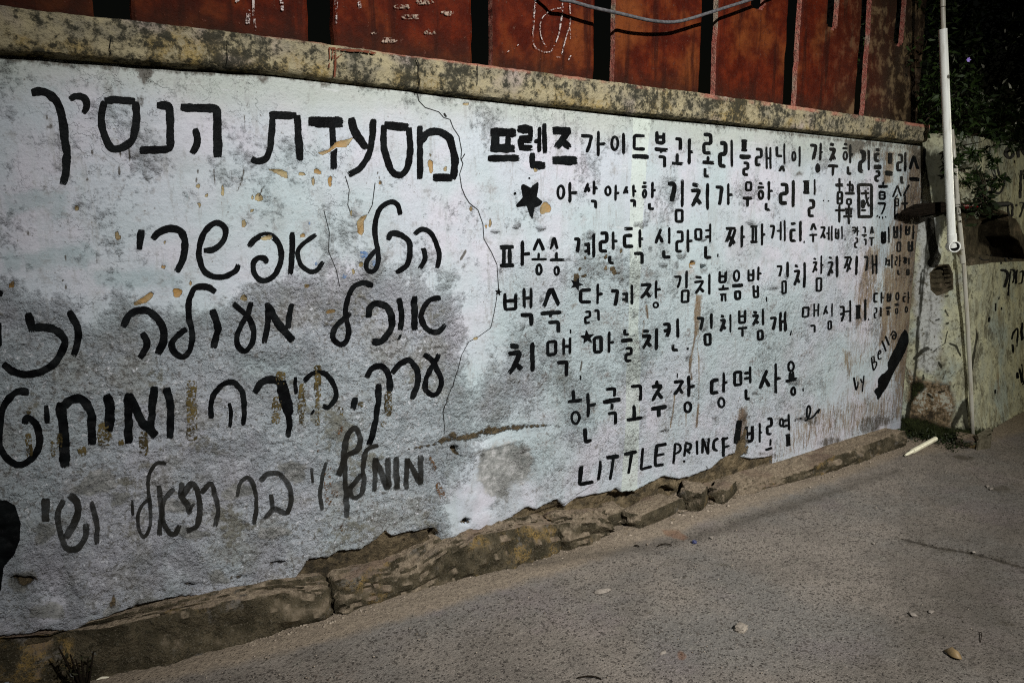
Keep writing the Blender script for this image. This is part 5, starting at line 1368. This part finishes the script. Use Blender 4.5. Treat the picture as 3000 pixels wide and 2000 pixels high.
# concrete block at the pipe foot and the bent metal bracket on it
def chunk(name, c, size, rot, seed, mat, rough=0.18, sub=3, flat=0.0):
    bm = bmesh.new()
    bmesh.ops.create_cube(bm, size=1.0)
    bmesh.ops.subdivide_edges(bm, edges=bm.edges[:], cuts=sub * 3, use_grid_fill=True)
    co = np.array([v.co[:] for v in bm.verts])
    sph = co / np.linalg.norm(co, axis=1)[:, None] * 0.62
    co = co * (1 - .45) + sph * .45
    nn = fbm(co[:, 0] * 1.0 + seed, co[:, 1] + co[:, 2] * 1.7, 2.6, 4, seed) - .5
    n2_ = fbm(co[:, 1] + seed, co[:, 2] + co[:, 0] * 1.3, 2.9, 4, seed + 5) - .5
    co = co * (1 + nn * rough * 3.2)[:, None] + np.stack([n2_, nn, n2_ * .6], 1) * rough
    co = co * np.array(size)
    co[:, 2] = np.maximum(co[:, 2], -size[2] * .46)
    f = [[v.index for v in q.verts] for q in bm.faces]
    bm.verts.index_update()
    f = [[v.index for v in q.verts] for q in bm.faces]
    bm.free()
    ca_, sa_ = math.cos(rot), math.sin(rot)
    R_ = np.array([[ca_, -sa_, 0], [sa_, ca_, 0], [0, 0, 1]])
    co = co @ R_.T
    co = co + np.array([c[0], c[1], c[2] + size[2] * .46])
    o = mesh_obj(name, co, f, mat, smooth=True)
    smooth_flat_caps(o, 38)
    return o


gx_, gy_ = on_ground(2836, 1300)
o = chunk('concrete_block', (gx_ - .02, gy_, -.005), (0.20, 0.15, 0.075), 0.5, 3, M_STONE, 0.10)
tag(o, 'flat concrete block at the foot of the thin water pipe', 'block')
M_TIN = mat_plain('dull_tin', (0.10, 0.09, 0.06), (0.20, 0.18, 0.13), 40, 0.5, 0.003, 0.4)
br = Acc()
def plate(acc, p, t):
    p = np.array(p, float); n_ = np.cross(p[1] - p[0], p[3] - p[0]); n_ = n_ / np.linalg.norm(n_) * t
    acc.add(np.concatenate([p, p + n_]), [(3, 2, 1, 0), (4, 5, 6, 7), (0, 1, 5, 4), (1, 2, 6, 5), (2, 3, 7, 6), (3, 0, 4, 7)])
def G3(x, y, z): return np.array([*on_ground(x, y, z), z])
b0 = G3(2862, 1318, 0.0); b1 = G3(2900, 1312, 0.0); up = np.array([0, 0, 1.0])
back = np.array([0.10, 0.07, 0])
plate(br, [b0, b1, b1 + up * .10, b0 + up * .08], 0.004)
plate(br, [b1, b1 + back, b1 + back + up * .12, b1 + up * .10], 0.004)
plate(br, [b0 + back, b0, b0 + up * .08, b0 + back + up * .085], 0.004)
plate(br, [b0 + up * .082 - back * .2, b1 + up * .118 - back * .1, b1 + up * .135 + back * .5, b0 + up * .10 + back * .35], 0.005)
o = br.obj('metal_bracket', M_TIN, smooth=False)
tag(o, 'small bent tin box standing on the ground right of the concrete block', 'tin box')

# broom lodged behind the pipes
broom = thing('broom', tuple(W3(2790, 600, 2.675)), 'dark twig broom stuck level behind the white pipes, red band on its handle', 'broom')
def BYF(x): return np.interp(x, [2640, 2790, 2850, 2960], [2.768, 2.675, 2.60, 2.555])
h0 = W3(2790, 606, BYF(2790)); h1 = W3(2952, 598, BYF(2952))
M_TWIG = mat_plain('dark_bristles', (0.006, 0.004, 0.002), (0.014, 0.009, 0.005), 90, 0.95, 0.004)
a = Acc()
for k in range(900):
    w = rng.uniform(-1, 1)
    tipx = 2640 + rng.uniform(0, 1) ** 1.6 * 70
    lo = np.interp(tipx, [2640, 2676, 2720], [627, 634, 640]); hi = np.interp(tipx, [2640, 2676, 2720], [618, 599, 594])
    ty = (lo + hi) / 2 + w * (lo - hi) / 2
    p0 = W3(2806, 606 + w * 6, BYF(2806) + rng.uniform(-.018, .012)); p1 = W3(2760, 607 + w * 15, BYF(2760) + rng.uniform(-.03, .015)); p2 = W3(tipx, ty, BYF(tipx) + rng.uniform(-.030, .01))
    a.tube([p0, p1, p2], [0.0030, 0.0030, 0.0012], 4, caps=False)
a.obj('bristles', M_TWIG, broom)
hd = h1 - h0
a = Acc(); a.tube([h0 + hd * .15, h0 + hd * .42], 0.0215, 18); o = a.obj('band', mat_plain('red_plastic', (0.30, 0.008, 0.010), (0.20, 0.006, 0.008), 30, 0.35, 0.001), broom); smooth_flat_caps(o)
a = Acc(); a.tube([h0 - hd * .02, h0 + hd * .15], 0.020, 16); a.tube([h0 + hd * .42, h1], 0.0195, 16); o = a.obj('handle', mat_plain('black_plastic', (0.004, 0.004, 0.004), (0.007, 0.007, 0.007), 30, 0.7, 0.001), broom); smooth_flat_caps(o)

# ------------------------------------------------------------------ leaves: bush over the wall, wall plant, corner weeds
def leaves(pts, size, name, mat, parent, up=0.3, seed=1, slender=0.34, **kw):
    r_ = np.random.default_rng(seed)
    n = len(pts)
    d = r_.normal(0, 1, (n, 3)); d[:, 2] = d[:, 2] * .7 - up; d /= np.linalg.norm(d, axis=1)[:, None]
    s = np.cross(d, r_.normal(0, 1, (n, 3))); s /= np.linalg.norm(s, axis=1)[:, None]
    nm = np.cross(d, s)
    L = size * r_.uniform(.55, 1.25, n)[:, None]; Wd = L * slender
    a0 = pts; a1 = pts + d * L * .35 + s * Wd * .5 + nm * L * .04; a2 = pts + d * L + nm * -L * .10; a3 = pts + d * L * .35 - s * Wd * .5 + nm * L * .04; m_ = pts + d * L * .45
    V = np.stack([a0, a1, m_, a3, a2], 1).reshape(-1, 3)
    b = np.arange(n)[:, None] * 5
    F = np.concatenate([b + np.array([[0, 1, 2, 3]]), b + np.array([[2, 1, 4, 3]])[:, [0, 1, 2, 3]]])
    tint = np.repeat(r_.uniform(0, 1, n), 5)
    return mesh_obj(name, V, F, mat, parent, attrs={'tint': tint}, **kw)


M_LEAF = mat_leaf('night_leaves', (0.010, 0.022, 0.005), (0.036, 0.066, 0.014))
M_LEAF2 = mat_leaf('dark_leaves', (0.010, 0.016, 0.007), (0.022, 0.036, 0.012))
M_STEM = mat_plain('dark_stem', (0.030, 0.022, 0.014), (0.06, 0.045, 0.03), 50, 0.85, 0.003)
bush = thing('bush', (6.9, 3.0, 2.2), 'big dark leafy bush hanging over the top of the mossy wall', 'bush')
def blobs(cs, n, seed):
    r_ = np.random.default_rng(seed)
    out_ = []
    wts = np.array([c[3] * c[4] * c[5] for c in cs]) ** .55; wts /= wts.sum()
    for c, w_ in zip(cs, wts):
        k = int(n * w_)
        # leaves in sprays: clump centres first
        cc = r_.normal(0, 1, (max(3, k // 16), 3)); cc /= np.linalg.norm(cc, axis=1)[:, None]; cc *= r_.uniform(.35, 1, (len(cc), 1)) ** .5
        q = cc[r_.integers(0, len(cc), k)] + r_.normal(0, .075, (k, 3))
        out_.append(q * np.array(c[3:6]) + np.array(c[:3]))
    return np.concatenate(out_)
CL = [(5.75, 3.05, 2.75, .55, .42, .75), (6.4, 2.95, 2.95, .65, .5, .95), (7.1, 3.0, 2.95, .7, .5, .95), (7.9, 3.1, 3.0, .8, .5, 1.0), (6.0, 3.3, 3.6, .9, .6, .8), (7.3, 3.3, 3.8, 1.2, .6, .8), (8.8, 3.2, 3.2, .9, .5, 1.1),
      (5.80, 2.56, 2.08, .15, .10, .24), (5.62, 2.68, 2.20, .12, .09, .30), (6.3, 2.56, 2.27, .26, .12, .13), (6.75, 2.60, 2.30, .35, .14, .13), (7.3, 2.66, 2.30, .4, .14, .12), (6.1, 2.62, 2.42, .35, .12, .16), (6.8, 2.68, 2.45, .4, .12, .16), (7.9, 2.74, 2.40, .5, .14, .2), (5.70, 2.66, 2.42, .2, .12, .2), (5.55, 2.84, 2.40, .14, .12, .28), (5.86, 2.50, 1.90, .07, .06, .10), (5.58, 2.64, 2.10, .12, .06, .16), (5.66, 2.58, 1.96, .07, .05, .14)]
pts = blobs(CL, 24000, 5)
leaves(pts, 0.058, 'foliage', M_LEAF, bush, seed=6)
a = Acc()
for k in range(46):
    c = CL[k % len(CL)]
    q = np.array(c[:3]) + rng.normal(0, .6, 3) * np.array(c[3:6]); b_ = np.array([c[0] + rng.normal(0, .15), 3.15, 2.2])
    a.tube([b_, (b_ + q) / 2 + rng.normal(0, .06, 3), q], [0.012, 0.007, 0.003], 6, caps=False)
a.tube([(6.9, 3.35, 0.0), (6.85, 3.3, 1.4), (6.8, 3.25, 2.6)], [0.06, 0.05, 0.035], 10)
a.obj('stem', M_STEM, bush)
fl = W3(2836, 176, 2.42)
a = Acc()
for k in range(5):
    th = k * 1.2566
    u = np.array([math.cos(th) * .8, math.cos(th) * -.5, math.sin(th)]) * 0.015
    w_ = np.array([-math.sin(th) * .8, math.sin(th) * .5, math.cos(th)]) * 0.008
    a.add([fl, fl + u * .6 + w_, fl + u + np.array([-.004, -.008, 0]), fl + u * .6 - w_], [(0, 1, 2, 3)])
a.obj('flower', mat_plain('violet_petal', (0.30, 0.20, 0.62), (0.45, 0.36, 0.75), 80, 0.6, 0.001), bush, smooth=False)

wp = thing('wall_plant', tuple(W3(2878, 612, 2.50)), 'small dark plant sprouting from the broken ledge beside the smiling face', 'plant')
base_ = W3(2878, 606, 2.50)
a = Acc(); lp = []
for (tx, ty) in [(2850, 470), (2862, 500), (2885, 520), (2872, 498), (2888, 552), (2898, 580), (2840, 575), (2860, 545), (2895, 560), (2880, 570), (2902, 606), (2848, 600)]:
    tip = W3(tx, ty, 2.46 + rng.uniform(-.03, .03)); mid_ = (base_ + tip) / 2 + np.array([rng.uniform(-.02, .02), -.02, .02])
    a.tube([base_, mid_, tip], [0.005, 0.0035, 0.0015], 6, caps=False)
    for t in np.linspace(.35, 1, 9):
        lp.append(base_ * (1 - t) ** 2 + 2 * t * (1 - t) * mid_ + t * t * tip + rng.normal(0, .012, 3))
lp += [base_ + rng.normal(0, 1, 3) * np.array([.07, .03, .045]) for _ in range(110)]
a.obj('stem', M_STEM, wp)
leaves(np.array(lp), 0.062, 'foliage', M_LEAF2, wp, up=0.1, seed=9, slender=.42)

wd = thing('weed_clump', (*on_ground(2740, 1285), 0), 'low dark weeds and moss growing at the foot of the mossy corner', 'weeds')
lp = []
for k in range(900):
    x = rng.uniform(2648, 2835); y = 1262 + (x - 2648) * .20 + rng.normal(0, 9)
    X_, Y_ = on_ground(x, y + 14); lp.append((X_, Y_ + rng.uniform(-.03, .1), abs(rng.normal(0, .035))))
for k in range(160):
    x = rng.uniform(2825, 2905); X_, Y_ = on_ground(x, 1272 + rng.normal(0, 6)); lp.append((X_, Y_ + .06, abs(rng.normal(0, .03))))
leaves(np.array(lp), 0.034, 'foliage', mat_leaf('weed_leaves', (0.006, 0.009, 0.003), (0.018, 0.026, 0.007)), wd, up=-.55, seed=12)
wd2 = thing('dry_weed', (*on_ground(245, 2010), 0), 'black dry weed growing against the kerb at the lower left', 'weeds')
a = Acc(); bb = np.array([*on_ground(248, 2030), 0.0])
lp = []
for (tx, ty) in [(172, 1895), (185, 1920), (205, 1915), (222, 1930), (238, 1918), (258, 1925), (274, 1908), (268, 1950), (215, 1960), (195, 1965)]:
    tip = W3(tx, ty, 2.66 + rng.uniform(-.03, .03))
    a.tube([bb, (bb + tip) / 2 + np.array([0, -.02, 0]), tip], [0.006, 0.005, 0.002], 6, caps=False)
    for t in np.linspace(.3, 1, 12): lp.append(bb * (1 - t) + tip * t + rng.normal(0, .006, 3))
a.obj('stem', M_TWIG, wd2)
leaves(np.array(lp), 0.022, 'foliage', mat_leaf('dead_leaves', (0.012, 0.010, 0.006), (0.03, 0.026, 0.012)), wd2, up=-.3, seed=14)

# ------------------------------------------------------------------ road
near_x = np.arange(-1.2, 9.0, 0.014); near_y = np.arange(0.35, 3.0, 0.012)
xs = np.concatenate([np.linspace(-80, -1.6, 14), near_x, np.linspace(9.4, 90, 16)])
ys = np.concatenate([np.linspace(-80, 0.1, 16), near_y, np.linspace(3.2, 80, 12)])
X, Y = np.meshgrid(xs, ys, indexing='ij')
inn = (X > -1.3) & (X < 9.1) & (Y > 0.3) & (Y < 3.05)
PX, PY_ = to_px(X, Y, np.zeros_like(X))
PX = np.where(inn, PX, -9999); PY_ = np.where(inn, PY_, -9999)
Q = Masks(PX, PY_, ['sand', 'damp_shade', 'rust', 'crack', 'dark'])
GL = [(-400, 2230), (0, 2075), (300, 1997), (574, 1932), (700, 1893), (987, 1813), (1331, 1714), (1400, 1691), (1645, 1622), (1805, 1565), (1974, 1507), (2200, 1448), (2445, 1383), (2648, 1310), (2800, 1292), (3100, 1180)]
up_ = [(x, y - 30) for x, y in GL]
dn_ = [(x, y + w) for (x, y), w in zip(GL, [10, 30, 40, 50, 55, 60, 62, 60, 58, 55, 50, 40, 26, 20, 30, 60])]
Q.poly('sand', up_ + dn_[::-1], 26, 0.95)
Q.poly('sand', [(1800, 1575), (1960, 1500), (2110, 1440), (2200, 1440), (2000, 1560), (1850, 1600)], 18, 1)
Q.poly('damp_shade', [(1420, 1655), (1640, 1625), (1850, 1585), (2000, 1560), (2200, 1495), (2450, 1415), (2640, 1360), (2640, 1385), (2460, 1450), (2230, 1530), (2050, 1590), (1880, 1625), (1640, 1665), (1420, 1690)], 18, 0.62)
Q.poly('damp_shade', [(2700, 1560), (3100, 1380), (3100, 2050), (2450, 2060)], 420, 0.9)  # lamp falloff at the lower right, painted into the road colour
Q.poly('rust', [(1935, 1558), (1985, 1556), (2020, 1574), (2000, 1582), (1950, 1572)], 8, 0.9)
Q.ell('rust', 1997, 1924, 18, 12, 8, 0.85)
Q.ell('rust', 2130, 2100, 60, 20, 30, 0.5)
Q.poly('rust', [(800, 1950), (1100, 1900), (1100, 2050), (800, 2050)], 90, 0.42)
Q.line('crack', [(2640, 1575), (2740, 1600), (2830, 1615), (2900, 1632), (2960, 1650), (3060, 1670)], 8, 4, 0.8)
Q.line('dark', [(2640, 1575), (2740, 1600), (2960, 1650), (3060, 1670)], 26, 14, 0.55)
Q.ell('dark', 2930, 1432, 34, 12, 10, 0.7); Q.ell('dark', 2822, 1340, 28, 9, 6, 0.75); Q.ell('dark', 2980, 1418, 18, 6, 5, 0.6); Q.ell('dark', 2480, 1750, 26, 10, 12, 0.5); Q.ell('dark', 2960, 1830, 50, 30, 26, 0.5)
for x, y in zip(rng.uniform(1500, 2950, 26), rng.uniform(1600, 1980, 26)): Q.ell('dark', x, y, rng.uniform(5, 14), rng.uniform(2, 5), 3, 0.7)
q = Q.m
H = np.where(inn, (fbm(X, Y, 1.1, 3, 101) - .5) * 0.018 + (fbm(X, Y, 9, 3, 103) - .5) * 0.004 + (fbm(X, Y, 40, 2, 105) - .5) * 0.0022, 0)
H += q['sand'] * 0.010 - q['damp_shade'] * 0.004 * (Y > 2.0) - sstep(.4, .6, q['crack']) * 0.010
V = np.stack([X, Y, H], -1).reshape(-1, 3)
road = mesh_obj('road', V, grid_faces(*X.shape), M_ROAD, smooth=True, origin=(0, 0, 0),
                attrs={'mA': np.stack([q['sand'], q['damp_shade'], q['rust']], -1).reshape(-1, 3), 'mB': np.stack([q['crack'], q['dark'], q['dark'] * 0], -1).reshape(-1, 3)})
road['kind'] = 'structure'

# ------------------------------------------------------------------ kerb stones along the foot of the wall
TL = [(-400, 1960), (150, 1852), (300, 1836), (420, 1812), (560, 1786), (700, 1758), (830, 1736), (930, 1752), (1000, 1740), (1100, 1724), (1210, 1706), (1270, 1662), (1330, 1616), (1400, 1570), (1520, 1546), (1600, 1541), (1640, 1540), (1730, 1528), (1790, 1543), (1805, 1552),
      (1850, 1512), (1910, 1490), (1975, 1490), (2050, 1482), (2100, 1474), (2140, 1462), (2200, 1433), (2330, 1386), (2445, 1337), (2550, 1300), (2645, 1264)]
WL = [(-400, 1960), (0, 1868), (150, 1852), (280, 1817), (345, 1802), (574, 1742), (800, 1699), (930, 1684), (1130, 1646), (1275, 1578), (1400, 1549), (1496, 1516), (1637, 1500), (1740, 1491), (1820, 1483), (1928, 1456), (2050, 1424), (2200, 1376), (2330, 1336), (2445, 1298), (2640, 1238)]


def curve(L, D=None):
    L = np.array(L, float)
    if D is None:
        X, Y = on_ground(L[:, 0], L[:, 1]); return X, Y
    X, Z = on_wall(L[:, 0], L[:, 1], D); return X, Z


gX, gY = curve(GL[:14]); wX, wZ = curve(WL, YW)
_tl = np.array(TL, float)
tX, tZ = on_wall(_tl[:, 0], _tl[:, 1], 2.69)
_ty = np.interp(tX, gX, gY) + 0.012
tX, tZ = on_wall(_tl[:, 0], _tl[:, 1], _ty)


def kerb(px0, px1, label, seed, skew0=0.0, skew1=0.0, gap=0.004, rough=1.0):
    x0 = float(on_ground(px0, np.interp(px0, *np.array(GL).T))[0]) + gap; x1 = float(on_ground(px1, np.interp(px1, *np.array(GL).T))[0]) - gap
    n = max(8, int((x1 - x0) / 0.011))
    prof = np.concatenate([np.linspace(0, 1, 9), np.linspace(1, 2, 11)[1:], [2.3]])
    t = np.linspace(0, 1, n)
    P = np.zeros((n, len(prof), 3))
    xb = x0 + (x1 - x0) * t
    endd = np.minimum(t, 1 - t) * (x1 - x0)
    rnd = np.clip(endd / 0.03, 0, 1) ** .5
    for j, s_ in enumerate(prof):
        yg = np.interp(xb, gX, gY); zt = np.maximum(np.interp(xb, tX, tZ), .02); zw = np.maximum(np.interp(xb, wX, wZ), .02)
        back = max(0.0, min(1.0, (s_ - 1)))
        x = xb + (skew0 * (1 - t) + skew1 * t) * (1 - back)
        if s_ <= 1:
            y = yg + 0.02 * s_ ** 2; z = zt * s_ * (1.0 if s_ < 1 else .985) - 0.012 * (1 - s_)
        else:
            y = yg + 0.02 + (YW - yg - 0.02) * back; z = zt + (zw - zt) * back ** .8
        if s_ > 2: y = y + 0.06
        d = (fbm(x * 1.0 + seed, y * 0 + s_ * .35 + seed, 6, 4, 111 + seed) - .5) * 0.085 + (fbm(x + seed, y * 0 + s_ * .5, 28, 3, 117) - .5) * 0.036 + (fbm(x * 1.1 + seed, y * 0 + s_ * 1.3, 70, 3, 141) - .5) * 0.014
        k = (1 if 0 < s_ < 2 else .25) * rough
        P[:, j, 0] = x + (fbm(x * 3, x * 0 + s_ * 2, 5, 3, 119 + seed) - .5) * 0.03 * (endd < 0.05)
        P[:, j, 1] = y - d * k * (1 - back * .7) * rnd + (1 - rnd) * 0.025 * (1 - back)
        P[:, j, 2] = np.maximum(z + d * k * (.25 + back * .55) * (s_ > .15) - (1 - rnd) * .018 * (s_ > .3), -.012)
    nn, mm = P.shape[:2]
    V = P.reshape(-1, 3)
    F = [tuple(f_) for f_ in grid_faces(nn, mm)] + [tuple(range(mm)), tuple((nn - 1) * mm + j for j in range(mm - 1, -1, -1))]
    o = mesh_obj('kerb_stone', V, F, M_STONE, smooth=True)
    smooth_flat_caps(o, 45)
    return tag(o, label, 'kerb', 'kerb stones along the foot of the wall')


kerb(-330, 985, 'long dark kerb stone at the lower left under the Hebrew lines', 2, rough=.9)
kerb(990, 1640, 'kerb stone with ochre patches on its face and a pale sandy top', 5, skew1=0.03)
kerb(1645, 1812, 'short broken kerb stone ending at the rubble gap', 8, rough=1.2)
kerb(2105, 2668, 'dark low kerb stone running to the mossy corner', 11, rough=.7)


def rock(px, py, size, rot, seed, label, cat='stone', name='loose_rock', z=-.006, rough=.18, mat=None, group=None):
    x, y = on_ground(px, py)
    o = chunk(name, (float(x), float(y), z), size, rot, seed, mat or M_STONE, rough)
    return tag(o, label, cat, group)


rock(1905, 1516, (0.40, 0.15, 0.095), .16, 21, 'long pale-topped slab fallen out of the kerb in the gap', rough=.10)
rock(1775, 1528, (0.16, 0.16, 0.105), .1, 23, 'pale flat stone between the short kerb stone and the fallen slab', rough=.14)
rock(2030, 1483, (0.175, 0.135, 0.135), .5, 27, 'big dark tilted rock in the rubble gap of the kerb', rough=.2)
rock(1972, 1492, (0.13, 0.08, 0.085), -.3, 29, 'small pale stone wedged left of the big dark rock', rough=.2)
rock(2118, 1458, (0.22, 0.10, 0.10), .35, 31, 'narrow greenish stone leaning at the start of the last kerb stone', rough=.16)
G_R = 'rubble crumbs in the broken kerb gap'
for i, (px, py, s_) in enumerate([(1816, 1538, .055), (1852, 1530, .06), (1838, 1556, .035), (1875, 1546, .03), (1862, 1560, .03), (1920, 1531, .028), (1990, 1506, .04), (2010, 1500, .03), (1830, 1570, .03), (1810, 1580, .022), (2060, 1489, .03), (2080, 1478, .04), (1895, 1552, .018), (2150, 1462, .03)]):
    rock(px, py, (s_, s_ * .8, s_ * .7), i * 1.3, 40 + i, 'small crumb of broken kerb lying in the gap by the fallen slab', 'stone', 'rubble', group=G_R)
rock(1970, 1527, (0.030, 0.026, 0.022), .4, 61, 'dark round pebble on the sand below the fallen slab', name='pebble')
rock(2172, 1845, (0.052, 0.036, 0.028), .3, 63, 'pale lump of mortar lying alone on the road', name='pebble', mat=mat_plain('pale_mortar', (0.20, 0.175, 0.145), (0.29, 0.255, 0.21), 50, .85, .006))
rock(2900, 1262, (0.03, 0.022, 0.016), .3, 65, 'small white stone behind the tin box', name='pebble', mat=mat_plain('white_stone', (0.6, .6, .56), (.5, .5, .46), 50, .85, .004))

# loose grit along the kerb and over the road: nobody could count it
gv = []; gf = []; base_ico = None
bm = bmesh.new(); bmesh.ops.create_icosphere(bm, subdivisions=1, radius=1.0)
ico = np.array([v.co[:] for v in bm.verts]); icf = np.array([[v.index for v in f_.verts] for f_ in bm.faces]); bm.free()
gl = np.array(GL, float)
cnt = 0
for k in range(2600):
    if k < 1700:
        x = rng.uniform(250, 2660); y = np.interp(x, gl[:, 0], gl[:, 1]) + abs(rng.normal(0, 20)) * (0.5 + 0.5 * vnoise(np.array([x / 60.]), np.array([.5]), 7)[0]) - 6
        sz = 0.0012 + 0.006 * rng.uniform() ** 4
    elif k < 2000:
        x = rng.uniform(1800, 2140); y = np.interp(x, [1800, 2140], [1570, 1462]) + rng.normal(0, 14); sz = 0.002 + 0.009 * rng.uniform() ** 3
    else:
        x = rng.uniform(300, 3000); y = rng.uniform(np.interp(x, gl[:, 0], gl[:, 1]), 2000) if np.interp(x, gl[:, 0], gl[:, 1]) < 2000 else 1999; sz = 0.001 + 0.0035 * rng.uniform() ** 4
    X_, Y_ = on_ground(x, y)
    sc = sz * rng.uniform(.6, 1.3, 3); sc[2] *= .7
    gv.append(ico * (1 + rng.uniform(-.25, .25, (len(ico), 1))) * sc + np.array([X_, Y_, 0.008 + sc[2] * .4])); gf.append(icf + cnt); cnt += len(ico)
o = mesh_obj('grit', np.concatenate(gv), np.concatenate(gf), mat_plain('grit', (0.13, 0.105, 0.08), (0.34, 0.29, 0.23), 25, 0.9, 0.002))
tag(o, 'fine sand and grit gathered along the kerb and strewn over the road', 'grit', kind='stuff')

# ------------------------------------------------------------------ litter on the road
def ground_strip(name, pts, rad, mat, label, cat, lift=0.004):
    a = Acc()
    p = catmull(np.array(pts, float), k=4) if len(pts) > 2 else np.array(pts, float)
    X, Y = on_ground(p[:, 0], p[:, 1])
    hh = lift + 0.006 * np.sin(np.linspace(0, 3.14, len(p)))
    a.tube(np.stack([X, Y, hh + rad], 1), rad, 7)
    o = a.obj(name, mat); return tag(o, label, cat)


ground_strip('twig', [(1925, 1604), (1938, 1600), (1955, 1599), (1968, 1600)], 0.0030, M_TWIG, 'thin curved twig on the road left of the bottle cap', 'twig')
ground_strip('twig', [(1858, 1602), (1866, 1604), (1872, 1605)], 0.0034, M_TWIG, 'short black bit of twig on the road', 'twig')
ground_strip('twig', [(2866, 1856), (2875, 1860), (2874, 1872), (2872, 1884)], 0.0016, M_TWIG, 'bent hair-thin twig above the dry leaf', 'twig')
ground_strip('twig', [(1690, 1990), (1720, 1988), (1745, 1990), (1762, 1994)], 0.0025, M_TWIG, 'dark twig at the bottom edge of the road', 'twig')
ground_strip('straw', [(282, 2001), (300, 1996), (322, 1993)], 0.005, mat_plain('pale_straw', (.6, .57, .46), (.5, .46, .36), 60, .7, .002), 'pale straw lying under the dry weed at the lower left', 'straw')
a = Acc(); bx_, by_ = on_ground(2034, 1590)
a.tube([(bx_, by_, 0.002), (bx_, by_, 0.010), (bx_, by_, .014)], [0.0135, 0.0130, 0.009], 21)
o = a.obj('bottle_cap', mat_plain('blue_tin', (0.03, 0.035, 0.10), (0.10, 0.11, 0.20), 120, 0.35, 0.001, .5)); smooth_flat_caps(o); tag(o, 'small dark blue bottle cap on the road below the rubble', 'bottle cap')


def scrap(name, pts, mat, label, cat, hgt=0.010, seed=1):
    p = np.array(pts, float)
    c = p.mean(0)
    rows = [p, c + (p - c) * .6, c + (p - c) * .25]
    V = []
    for k, r_ in enumerate(rows):
        X, Y = on_ground(r_[:, 0], r_[:, 1])
        z = 0.006 + hgt * (np.array([.2, .8, 1.0])[k]) * (0.5 + vnoise(X * 60, Y * 60, seed))
        V.append(np.stack([X, Y, z], 1))
    top = np.concatenate(V); n = len(p)
    bot = top - np.array([0, 0, .0025])
    F = []
    for L in range(2):
        for i in range(n): F.append((L * n + i, L * n + (i + 1) % n, (L + 1) * n + (i + 1) % n, (L + 1) * n + i))
    F.append(tuple(2 * n + i for i in range(n)))
    m_ = 3 * n
    F2 = [tuple(q_ + m_ for q_ in f_[::-1]) for f_ in F] + [(i, i + m_, (i + 1) % n + m_, (i + 1) % n) for i in range(n)]
    o = mesh_obj(name, np.concatenate([top, bot]), F + F2, mat, smooth=True)
    return tag(o, label, cat)


M_PAPER = mat_plain('grey_paper', (0.24, 0.215, 0.185), (0.16, 0.14, 0.12), 80, 0.8, 0.003)
scrap('paper_scrap', [(1736, 1738), (1745, 1734), (1762, 1734), (1778, 1729), (1792, 1726), (1790, 1733), (1775, 1740), (1757, 1744), (1745, 1743)], M_PAPER, 'torn pale scrap of paper lying flat on the middle of the road', 'paper')
M_DRY = mat_leaf('dry_leaf', (0.22, 0.15, 0.075), (0.16, 0.105, 0.055))
scrap('dry_leaf', [(2766, 1910), (2775, 1906), (2786, 1908), (2800, 1920), (2816, 1930), (2817, 1937), (2806, 1936), (2790, 1930), (2776, 1920)], M_DRY, 'curled brown dry leaf near the lower right', 'leaf', 0.022)
for i, pts in enumerate([[(2886, 1424), (2895, 1422), (2899, 1426), (2893, 1430)], [(2898, 1432), (2908, 1430), (2910, 1434), (2900, 1437)], [(2845, 1618), (2852, 1617), (2860, 1620), (2852, 1622)], [(2660, 1795), (2680, 1800), (2690, 1808), (2672, 1808)], [(2718, 1790), (2740, 1792), (2730, 1800), (2720, 1797)], [(2552, 1593), (2566, 1591), (2562, 1597)],
                         [(2080, 1572), (2090, 1574), (2088, 1580), (2078, 1577)], [(1930, 1918), (1950, 1905), (1952, 1916), (1936, 1922)]]):
    scrap('paper_scrap', pts, M_PAPER, ['whitish scrap of litter beside the dark stain at the right', 'second whitish scrap touching the dark stain at the right', 'tiny white scrap in the road crack', 'grey flake of litter left of the dry leaf', 'grey flake just right of its twin', 'pale fleck of litter in the middle right of the road', 'white fleck near the bottle cap', 'whitish smear of litter beside the orange stain'][i], 'litter', 0.004, i)
